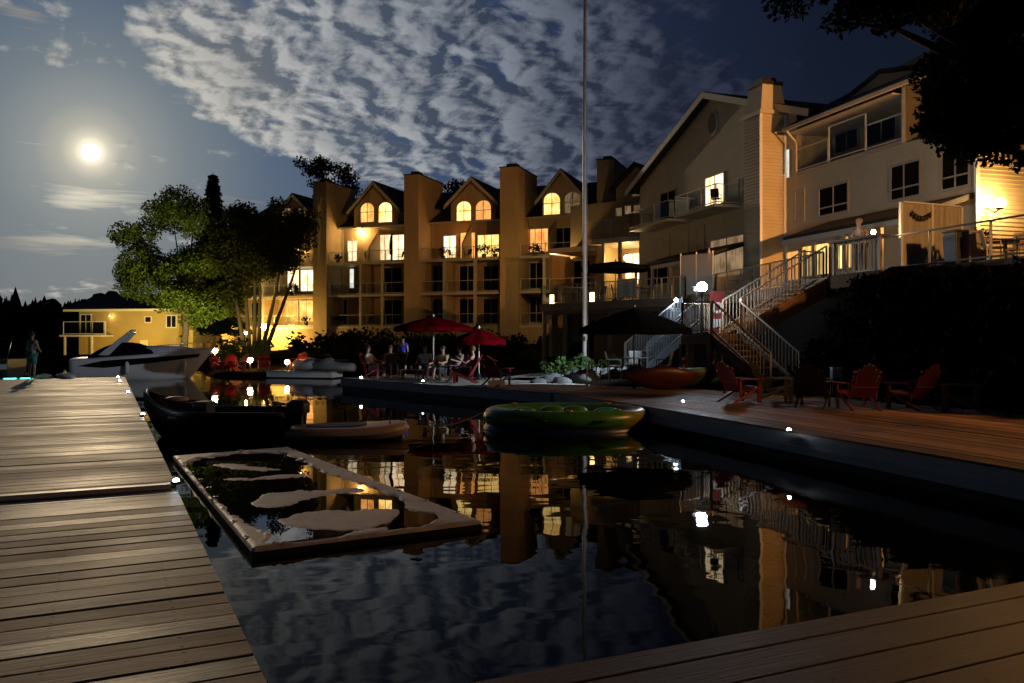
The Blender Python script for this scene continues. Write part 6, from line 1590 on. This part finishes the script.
# serving kiosk box hanging at the terrace edge
kp = T(860, 9.2); ks = thing('kiosk', kp, 'small boarded lookout box at the terrace edge where the man leans', 'kiosk')
k0, k1 = RF.s_at(836, 9.2), RF.s_at(884, 9.2)
def rbox(mb, s0, s1, t0, t1, z0, z1):
    q = [RF.pt(s0, t0, z0), RF.pt(s1, t0, z0), RF.pt(s1, t1, z0), RF.pt(s0, t1, z0)]; return mb.hexa(q, [p+Vector((0, 0, z1-z0)) for p in q])
m = MB(); rbox(m, k1, k0, 9.0, 9.36, ZT-.42, ZT+.0); m.build('base_panel', mat('kiosk_board', (.055, .03, .012), .7, .2, 2, .4, spec=.1), ks)
m = MB(); rbox(m, k1-.03, k0+.03, 8.92, 9.40, ZT+1.0, ZT+1.06); m.build('counter_rail', M_wooddark, ks)
for s_ in (k0-.05, k1+.05):
    m = MB(); rbox(m, s_-.045, s_+.045, 9.05, 9.14, ZT+.002, ZT+.998); m.build('post', M_rail, ks)
m = MB()
for k in range(1, 9):
    s_ = k1+(k0-k1)*k/9; rbox(m, s_-.012, s_+.012, 9.08, 9.105, ZT+.002, ZT+.998)
m.build('baluster_panel', M_rail, ks)
lp2 = T(873.5, 9.1); lp2.z = Z(873.5, 237, 9.1)
kl = thing('lantern', (lp2.x, lp2.y, ZT+1.062), 'little bright lantern on the kiosk corner', 'lamp')
MB().lathe([(.05, 0), (.05, .02), (.03, .03)], (lp2.x, lp2.y, ZT+1.062), 10).build('base', M_dark, kl); MB().ball((lp2.x, lp2.y, ZT+1.15), (.06, .06, .075), 10, 8).build('globe', glow('lantern_glow', (1.0, .66, .30), 260), kl, True)
# big wall-washing lamp on a post near the end wall
_d = Vector(((1000-CX)/FOC, 1, (HY-203)/FOC)); _k = (RF.o.dot(RF.a)+sA-.62)/_d.dot(RF.a); bl_ = Vector((_d.x*_k, _d.y*_k, CZ+_d.z*_k))
pl_ = thing('wall_lamp', bl_, 'blazing warm lamp on the lapped end wall of the lodge, above the patio table', 'lamp')
MB().tube([bl_+RF.a*.56-Vector((0, 0, .1)), bl_+RF.a*.2-Vector((0, 0, .28)), bl_-Vector((0, 0, .2))], .03, 8).build('bracket', M_dark, pl_, True)
MB().lathe([(.08, -.22), (.14, -.17), (.14, -.15)], bl_, 14).build('lamp_base', M_dark, pl_, True)
MB().ball(bl_, .17, 14, 10).build('globe', glow('blazing_lamp_glow', (1.0, .58, .20), 300), pl_, True)
# assumed lamp further along the terrace, out of view, added to light the boardwalk
b2 = RF.pt(2.0, 10.6, ZT+2.5)
pl2 = thing('post_lamp', (b2.x, b2.y, ZT), 'assumed warm terrace lamp on a post out of view further right along the terrace railing', 'lamp')
MB().tube([(b2.x, b2.y, ZT), b2-Vector((0, 0, .2))], .045, 8).build('post', M_dark, pl2, True)
MB().ball(b2, .25, 14, 10).build('globe', glow('assumed_terrace_lamp_glow', (1.0, .46, .14), 720), pl2, True)
# assumed narrow floodlight out of view on the terrace, added to light the stack
fl_p = RF.pt(3.2, 14.15, ZT+3.3); fd_ = thing('floodlight', (fl_p.x, fl_p.y, ZT), 'assumed, unseen floodlight on a mast at the right end of the terrace aimed at the chimney stack', 'lamp')
MB().tube([(fl_p.x, fl_p.y, ZT), fl_p-Vector((0, 0, .12))], .05, 8).build('mast', M_dark, fd_, True)
aim = (RF.pt(26.7, 14.5, 9.4)-fl_p).normalized()
bd_ = lambda deg, r_, z: fl_p+(RF.a*math.cos(R_(deg))+RF.n*math.sin(R_(deg)))*r_+Vector((0, 0, z))
MB().hexa([bd_(3.05, .9, -.5), bd_(32, .9, -.5), bd_(32, .92, -.5), bd_(3.05, .92, -.5)], [bd_(3.05, .9, .6), bd_(32, .9, .6), bd_(32, .92, .6), bd_(3.05, .92, .6)]).build('beam_shield', M_dark, fd_)  # unseen plate added to keep the beam off the facade
MB().bar(fl_p+Vector((0, 0, -.15)), bd_(30, .9, -.45), .03).build('bracket', M_dark, fd_)
MB().tube([fl_p-aim*.22, fl_p-aim*.2, fl_p-aim*.02], [.05, .11, .14], 14, False).build('housing', M_dark, fd_, True)
spl = bpy.data.lights.new('assumed_floodlight_beam', 'SPOT'); spl.energy = 14000; spl.spot_size = R_(30); spl.spot_blend = .5; spl.shadow_soft_size = .02; spl.color = (1.0, .43, .12)
spo = bpy.data.objects.new('assumed_floodlight_beam', spl); COL.objects.link(spo); spo.location = fl_p; spo.rotation_euler = aim.to_track_quat('-Z', 'Y').to_euler()
# privacy screen with a garland
s0, s1 = RF.s_at(901, 10.4), RF.s_at(958, 11.6)
pa, pb_ = T(901, 9.75), T(961, 12.2)
sc = thing('privacy_screen', pa, 'white louvred privacy screen with a dark garland on the terrace', 'screen')
d = (pb_-pa); d.z = 0; Ls = d.length; d.normalize(); nn = Vector((-d.y, d.x, 0))
for f in (0, .5, 1):
    MB().box(pa+d*(Ls*f), .09, .09, 2.0, x=d).build('post', M_white, sc)
m = MB(); m.bar(pa+d*.05+Vector((0, 0, 2.02)), pb_-d*.05+Vector((0, 0, 2.02)), .1, .05); m.build('frame_rail', M_white, sc); m = MB(); m.bar(pa+d*.05+Vector((0, 0, .1)), pb_-d*.05+Vector((0, 0, .1)), .06, .06); m.build('frame_rail', M_white, sc)
for f0 in (0, .5):
    a = pa+d*(Ls*f0+.06); q = pa+d*(Ls*(f0+.5)-.06); m = MB()
    n = 24
    for k in range(n):
        c = a.lerp(q, (k+.5)/n); m.bar(c+Vector((0, 0, .131)), c+Vector((0, 0, 1.99)), .012, .075, up=d)
    m.hexa([a+nn*.03+Vector((0, 0, .14)), q+nn*.03+Vector((0, 0, .14)), q+nn*.042+Vector((0, 0, .14)), a+nn*.042+Vector((0, 0, .14))], [a+nn*.03+Vector((0, 0, 1.99)), q+nn*.03+Vector((0, 0, 1.99)), q+nn*.042+Vector((0, 0, 1.99)), a+nn*.042+Vector((0, 0, 1.99))])
    m.build('panel', M_trim, sc)
ga = thing('garland', pa+d*.4-nn*.1+Vector((0, 0, 1.7)), 'garland of small dark bulbs hanging in a curve on the privacy screen', 'garland')
a = pa+d*.3-nn*.09+Vector((0, 0, 1.78)); q = pa+d*(Ls*.5-.1)-nn*.09+Vector((0, 0, 1.78)); pts = [a.lerp(q, t)-Vector((0, 0, .16*math.sin(math.pi*t))) for t in np.linspace(0, 1, 15)]
MB().tube(pts, .012, 5).build('cord', M_dark, ga)
for p in pts[1::2]: MB().ball(p-Vector((0, 0, .08)), (.05, .05, .085), 8, 6).build('bulb', M_dark, ga, True)
# bins, planter, chairs and table at the lamp
def bin_(px, t, label, m, w_=.5, h_=.95):
    p = T(px, t); r_ = thing('litter_bin', p, label, 'bin')
    MB().hexa([p+RF.a*(-w_*.4)-RF.n*(w_*.4), p+RF.a*(w_*.4)-RF.n*(w_*.4), p+RF.a*(w_*.4)+RF.n*(w_*.4), p+RF.a*(-w_*.4)+RF.n*(w_*.4)], [p+RF.a*(i*w_*.5)+RF.n*(j*w_*.5)+Vector((0, 0, h_)) for i, j in ((-1, -1), (1, -1), (1, 1), (-1, 1))]).build('body', m, r_, bevel=.02)
    MB().box(p+Vector((0, 0, h_+.002)), w_*1.06, w_*1.06, .06, x=RF.a).build('lid', m, r_, bevel=.02)
bin_(956, 10.3, 'black bin just right of the privacy screen', M_blackpl); bin_(969, 10.5, 'pale grey bin beside the black one', mat('grey_plastic', (.22, .20, .17), .5, .1, 5), .46, .9)
p = T(978, 10.9); pt_r = thing('plant_pot', p, 'pot of red flowers beside the pale grey bin', 'plant'); MB().lathe([(.2, 0), (.28, .45), (.25, .46), (.22, .4)], p, 16).build('pot', M_dark, pt_r)
leaves([(tuple(p+Vector((0, 0, .75))), .38)], 900, .09, 1.0, seed=71).build('foliage', M_hedge, pt_r); leaves([(tuple(p+Vector((0, 0, .9))), .34)], 260, .08, 1.0, seed=72, aspect=1.0).build('flower', M_red, pt_r)
wc = patio_chair(mat('pale_wicker', (.45, .36, .24), .7, .2, 12, .5), 'pale patio chair in front of the blazing lamp'); put(wc, T(994, 10.6), R_(70))
dup(wc, T(1016, 11.6), R_(-60), 'pale patio chair at the right edge beyond the table'); patio_table(T(1006, 11.6), 'round table by the blazing lamp')
dup(pc, T(1030, 10.7), R_(180), 'dark patio chair at the extreme right of the terrace')
# left terrace: tables, chairs, wind screens, lanterns
def Tl(px, back):
    a, b = pA, pB; d = (b-a).normalized(); n = Vector((d.y, -d.x, 0)); n = n if n.y > 0 else -n
    o = a+n*back; k = (px-CX)/FOC; t = (k*o.y-o.x)/(d.x-k*d.y); p = o+d*t; return Vector((p.x, p.y, ZT+.002))
patio_table(Tl(632, 1.6), 'round table on the terrace under the dark parasol', .6)
for i, (px, bk_, an, lb) in enumerate([(617, 1.3, 90, 'dark chair left of the parasol table on the terrace'), (645, 1.5, -90, 'dark chair right of the parasol table on the terrace'), (566, 1.6, 60, 'dark chair on the terrace left of the flagpole line'), (576, 2.4, 20, 'dark chair on the terrace facing the annex doors'), (600, 1.5, -60, 'dark chair on the terrace between flagpole and parasol')]):
    dup(pc, Tl(px, bk_), R_(an), lb)
patio_table(Tl(584, 1.5), 'round table on the terrace behind the flagpole', .6)
for px, lb in ((552, 'tall glowing lantern at the left corner of the terrace'), (592, 'glowing cube lantern on the terrace right of the flagpole')):
    p = Tl(px, .7); l_ = thing('lantern', p, lb, 'lamp'); MB().box(p, .28, .28, .03).build('base', M_dark, l_); MB().box(p+Vector((0, 0, .031)), .24, .24, .5).build('glass_body', glow('lantern_body', (1.0, .60, .20), 7), l_, bevel=.02); MB().box(p+Vector((0, 0, .532)), .28, .28, .04).build('lid', M_dark, l_)
for a_, b_, lb in ((618, 636, 'white cloth wind screen on the terrace railing under the dark parasol'),):
    p, q = Tl(a_, .35), Tl(b_, .35); w_ = thing('wind_screen', p, lb, 'screen'); MB().hexa([p+Vector((0, 0, .15)), q+Vector((0, 0, .15)), q+Vector((0, .02, .15)), p+Vector((0, .02, .15))], [p+Vector((0, 0, 1.12)), q+Vector((0, 0, 1.12)), q+Vector((0, .02, 1.12)), p+Vector((0, .02, 1.12))]).build('cloth', M_white, w_)
    for e_ in (p, q): MB().box(e_+Vector((0, .06, 0)), .05, .05, 1.2).build('post', M_white, w_)
# mesh screen at the stairhead, furled pale umbrella, service hut
p, q = Tl(681, .12), T(713, 11.95); ms_ = thing('mesh_screen', p, 'grey mesh screen at the terrace corner above the floodlight', 'screen')
m = MB(); m.hexa([p+Vector((0, 0, .12)), q+Vector((0, 0, .12)), q+Vector((0, .015, .12)), p+Vector((0, .015, .12))], [p+Vector((0, 0, 2.0)), q+Vector((0, 0, 2.0)), q+Vector((0, .015, 2.0)), p+Vector((0, .015, 2.0))]); mm, nt_, b_ = _nt('mesh_cloth'); b_.inputs['Base Color'].default_value = (.32, .31, .27, 1); b_.inputs['Roughness'].default_value = .8
tr0 = nd(nt_, 'ShaderNodeBsdfTransparent'); mx0 = nd(nt_, 'ShaderNodeMixShader'); mx0.inputs[0].default_value = .62
nt_.links.new(tr0.outputs[0], mx0.inputs[1]); nt_.links.new(b_.outputs[0], mx0.inputs[2]); nt_.links.new(mx0.outputs[0], nt_.nodes['Material Output'].inputs[0]); m.build('mesh_panel', mm, ms_)
for e_ in (p, q, p.lerp(q, .5)): MB().box(e_+Vector((0, .05, 0)), .06, .06, 2.1).build('post', M_white, ms_)
p = T(709, 12.6); fu = thing('furled_parasol', p, 'furled white parasol standing at the terrace corner', 'parasol'); MB().tube([p, p+Vector((0, 0, .6)), p+Vector((0, 0, .65)), p+Vector((0, 0, 1.4)), p+Vector((0, 0, 2.2)), p+Vector((0, 0, 2.45))], [.025, .025, .10, .12, .07, .01], 10).build('canopy', M_white, fu, True); MB().lathe([(.2, 0), (.2, .06), (.05, .08)], p, 14).build('base', M_dark, fu)
patio_table(T(738, 13.2), 'round table on the terrace left of the chimney stack', .55); dup(pc, T(728, 13.3), R_(100), 'dark chair at the table left of the chimney stack'); dup(pc, T(748, 13.4), R_(-80), 'dark chair beside the chimney stack base')
dup(pc, RF.pt(S(716, TF-.8), TF-.8, Z(707, 210, TF-.75)), R_(150), 'dark chair on the gable balcony in front of the bright door')
dup(pc, RF.pt(S(698, TF-.8), TF-.8, Z(707, 210, TF-.75)), R_(200), 'dark chair on the gable balcony left of the bright door')
# balcony pieces on the condominium
def pot(p, label, s=.45, seed=1):
    r_ = thing('potted_plant', p, label, 'plant'); b = Vector(p); MB().lathe([(.16, 0), (.22, .34), (.19, .35), (.17, .3)], b, 14).build('pot', M_dark, r_); leaves([(tuple(b+Vector((0, 0, .35+s*.7))), s)], 320, .13, 1.0, seed=seed).build('foliage', M_hedge, r_)
cb = lambda px, t, z: CF.pt(cs(px, t), t, z+.003)
bn = [(338, zC, 'leftmost on the topmost lit balcony'), (432+11, zC, 'left end of the orange top balcony'), (484, zC, 'middle of the orange top balcony'), (495, zC, 'right end of the orange top balcony'), (340, zA, 'large, on the lowest balcony beside the first fin'), (292, zB_, 'on the bright balcony behind the oak trunks'), (306, zA, 'on the lowest lit balcony left of the first fin'), (535, zC, 'left on the rightmost top balcony')]
for i, (px, z, lb) in enumerate(bn): pot(cb(px, 1.0, z), 'potted shrub '+lb, .42+.12*(i % 3), 90+i)
bc = [(368, zC, 120, 'topmost lit balcony, below the wall lamp'), (400, zC, -100, 'topmost lit balcony, at its right end'), (452, zC, 60, 'orange top balcony, by the white door'), (468, zC, -40, 'orange top balcony, below the orange lamp'), (541, zC, 60, 'rightmost top balcony, left side'), (552, zC, -70, 'rightmost top balcony, second from left'), (566, zC, 150, 'rightmost top balcony, in the dark half'), (336, zB_, 100, 'middle balcony left of the pale window slit'), (392, zB_, -80, 'middle balcony before the dark sliding doors'), (298, zB_, 160, 'bright middle balcony behind the oak tree'), (290, zA, 160, 'lowest lit balcony left of the first fin'), (368, zA, -60, 'lowest balcony, in the middle bay')]
for px, z, an, lb in bc: dup(pc, cb(px, 1.2, z), R_(an), 'dark chair on the '+lb)
m = P(393, 248, 1); p = cb(391, 1.6, zC); fu = thing('furled_parasol', p, 'furled dark parasol before the bright doors of the topmost balcony', 'parasol'); MB().tube([p, p+Vector((0, 0, .7)), p+Vector((0, 0, .75)), p+Vector((0, 0, 1.5)), p+Vector((0, 0, 2.3)), p+Vector((0, 0, 2.5))], [.03, .03, .13, .16, .08, .01], 10).build('canopy', M_darkcloth, fu, True); MB().lathe([(.22, 0), (.22, .07), (.05, .09)], p, 14).build('base', M_dark, fu)
# ================================================================== the little lamp-lit point on the left shore
def garden_lamp(px, py, Y, label, r=.13, gm=None):
    p = P(px, py, Y); z0 = max(ground_z(p.x, p.y), .1)
    t = thing('garden_lamp', (p.x, p.y, z0), label, 'lamp')
    MB().tube([(p.x, p.y, z0-.1), p-Vector((0, 0, r*.9))], .03, 6).build('post', M_dark, t, True)
    MB().ball(p, r, 12, 8).build('globe', gm or GL_warm, t, True)
    MB().lathe([(r*.9, r*.75), (r*.5, r*1.05), (.01, r*1.25)], p, 12).build('cap', M_dark, t, True)
garden_lamp(215, 350.5, 47.5, 'warm garden lamp nearest the cruiser bow', .15, glow('garden_glow_a', (1.0, .56, .20), 130))
garden_lamp(250, 360, 46.5, 'warm garden lamp in the middle of the lit point, among red chairs', .15, glow('garden_glow_b', (1.0, .56, .20), 150))
garden_lamp(287, 362, 47, 'warm garden lamp right of the red chairs on the lit point', .13)
_p = CF.px(265.5, 327, -1.6); garden_lamp(265.5, 327, _p.y, 'brightest high lamp in front of the lowest condominium balcony', .34, glow('garden_glow_c', (1.0, .58, .14), 420))
garden_lamp(246, 333, 60, 'small lamp at the oak tree foot, left of the high lamp', .10)
garden_lamp(302, 368, 45.8, 'small white lamp on the moored watercraft float', .06, GL_cool)
def added_spot(px, Y, target, label, energy, cone, colr):  # spotlights added out of sight to brighten the trees and the boathouse
    x = P(px, 0, Y).x; z0 = max(.25, ground_z(x, Y)); t = thing('added_spotlight', (x, Y, z0), label, 'lamp'); p = Vector((x, Y, z0+.3)); d_ = (target-p).normalized()
    MB().tube([(x, Y, z0-.1), (x, Y, z0+.22)], .03, 6).build('stake', M_dark, t, True)
    MB().tube([p-d_*.14, p-d_*.12, p+d_*.1], [.03, .08, .09], 12, False).build('housing', M_dark, t, True)
    MB().lathe([(.07, 0), (.06, .012), (.01, .016)], p, 12).build('lens', glow('spot_lens', colr, 30), t)
    l = bpy.data.lights.new('added_spot_beam', 'SPOT'); l.energy = energy; l.spot_size = R_(cone); l.spot_blend = .5; l.shadow_soft_size = .08; l.color = colr
    o = bpy.data.objects.new('added_spot_beam', l); COL.objects.link(o); o.location = p+d_*.12; o.rotation_euler = d_.to_track_quat('-Z', 'Y').to_euler()
added_spot(186, 60.5, P(168, 275, 68), 'added spotlight on a stake before the maple, behind the cruiser bow', 3400, 78, (1.0, .86, .32))
added_spot(212, 57.5, P(222, 275, 66), 'added spotlight on a stake before the oak, behind the cruiser bow', 1500, 70, (1.0, .82, .28))
added_spot(100, 66.5, P(112, 322, 73.5), 'added yellow spotlight before the boathouse balcony, hidden by the cruiser arch', 900, 100, (1.0, .62, .13))
added_spot(160, 66.5, P(160, 322, 73.5), 'added yellow spotlight before the boathouse door, hidden by the cruiser bow', 900, 100, (1.0, .62, .13))
sp = [(218, 366, 46.2, 40, 'nearest the cruiser bow'), (228, 366.5, 46.4, 0, 'second from the cruiser bow'), (238, 367, 46.0, -30, 'just left of the middle lamp'), (264, 367.5, 46.2, 20, 'just right of the middle lamp'), (298, 368, 47.2, -20, 'right of the rightmost garden lamp')]
for px, py, Y, an, lb in sp:
    p = P(px, py, Y); dup(red0, (p.x, p.y, ground_z(p.x, p.y)), R_(an), 'red chair on the lamp-lit point, '+lb)
# float with covered watercraft
fl0 = thing('jetty', P(300, 0, 44.2)*1, 'narrow pale jetty in front of the lamp-lit point', 'dock'); a, b = P(272, 0, 44.3), P(338, 0, 43.2); d = (b-a); d.z = 0; ln_ = d.length; d.normalize()
fl0.location = (a.x, a.y, 0); ORG[fl0.name] = Vector((a.x, a.y, 0))
c = (a+b)/2
MB().box(Vector((c.x, c.y, .32)), ln_, 1.3, .06, x=d).build('deck', M_deck4, fl0); MB().box(Vector((c.x, c.y, .06)), ln_-.1, 1.2, .255, x=d).build('frame', M_fascia2, fl0); MB().box(Vector((c.x, c.y, -.3)), ln_-.3, 1.0, .355, x=d).build('float', M_blackpl, fl0)
def watercraft(px, Y, z, ang, label, m):
    p = P(px, 0, Y); p.z = z; root = thing('jet_ski', p, label, 'jet ski'); ax = Vector((math.cos(R_(ang)), math.sin(R_(ang)), 0)); ay = Vector((-ax.y, ax.x, 0))
    rings = []
    for i in range(15):
        t = i/14; w_ = .52*min(1, t*3+.5)*(1-max(0, t-.6)**2*3.4); h_ = .28+.22*math.exp(-((t-.55)/.16)**2)+.12*t
        rings.append([p+ax*(t*2.6-1.3)+ay*(y*w_)+Vector((0, 0, zz)) for y, zz in ((-.5, 0), (-1, .18), (-.8, h_), (0, h_+.14), (.8, h_), (1, .18), (.5, 0))])
    MB().loft(rings).build('hull', m, root, True)
    MB().loft([[p+ax*l+ay*y+Vector((0, 0, z_)) for y, z_ in ((-.2, .5), (0, .62), (.2, .5))] for l in (-1.0, -.4, .1)], closed=False, cap=False).build('seat', M_blackpl, root, True)
    MB().tube([p+ax*.35+ay*s_+Vector((0, 0, .85-abs(s_)*.1)) for s_ in (-.4, -.2, 0, .2, .4)], .03, 6).build('handlebar', M_blackpl, root, True)
watercraft(313, 43.9, .385, 150, 'white jet ski parked on the pale jetty, left of the grey-covered one', mat('white_gelcoat', (.48, .48, .5), .2))
watercraft(332, 43.3, .385, 160, 'grey-covered jet ski at the right end of the pale jetty', mat('grey_cover', (.25, .24, .23), .7, .2, 6, .4))
# ================================================================== render settings
SC.render.engine = 'CYCLES'
cy = SC.cycles
cy.use_denoising = True
try: cy.denoiser = 'OPENIMAGEDENOISE'; cy.denoising_prefilter = 'ACCURATE'
except Exception: pass
cy.max_bounces = 6; cy.diffuse_bounces = 2; cy.glossy_bounces = 3; cy.transmission_bounces = 4; cy.transparent_max_bounces = 12
cy.sample_clamp_indirect = 6.0; cy.sample_clamp_direct = 0.0; cy.caustics_reflective = False; cy.caustics_refractive = False; cy.blur_glossy = .5
cy.use_light_tree = True
vs = SC.view_settings; vs.view_transform = 'Standard'; vs.look = 'None'; vs.exposure = 0.6; vs.gamma = 1.0; vs.use_curve_mapping = False
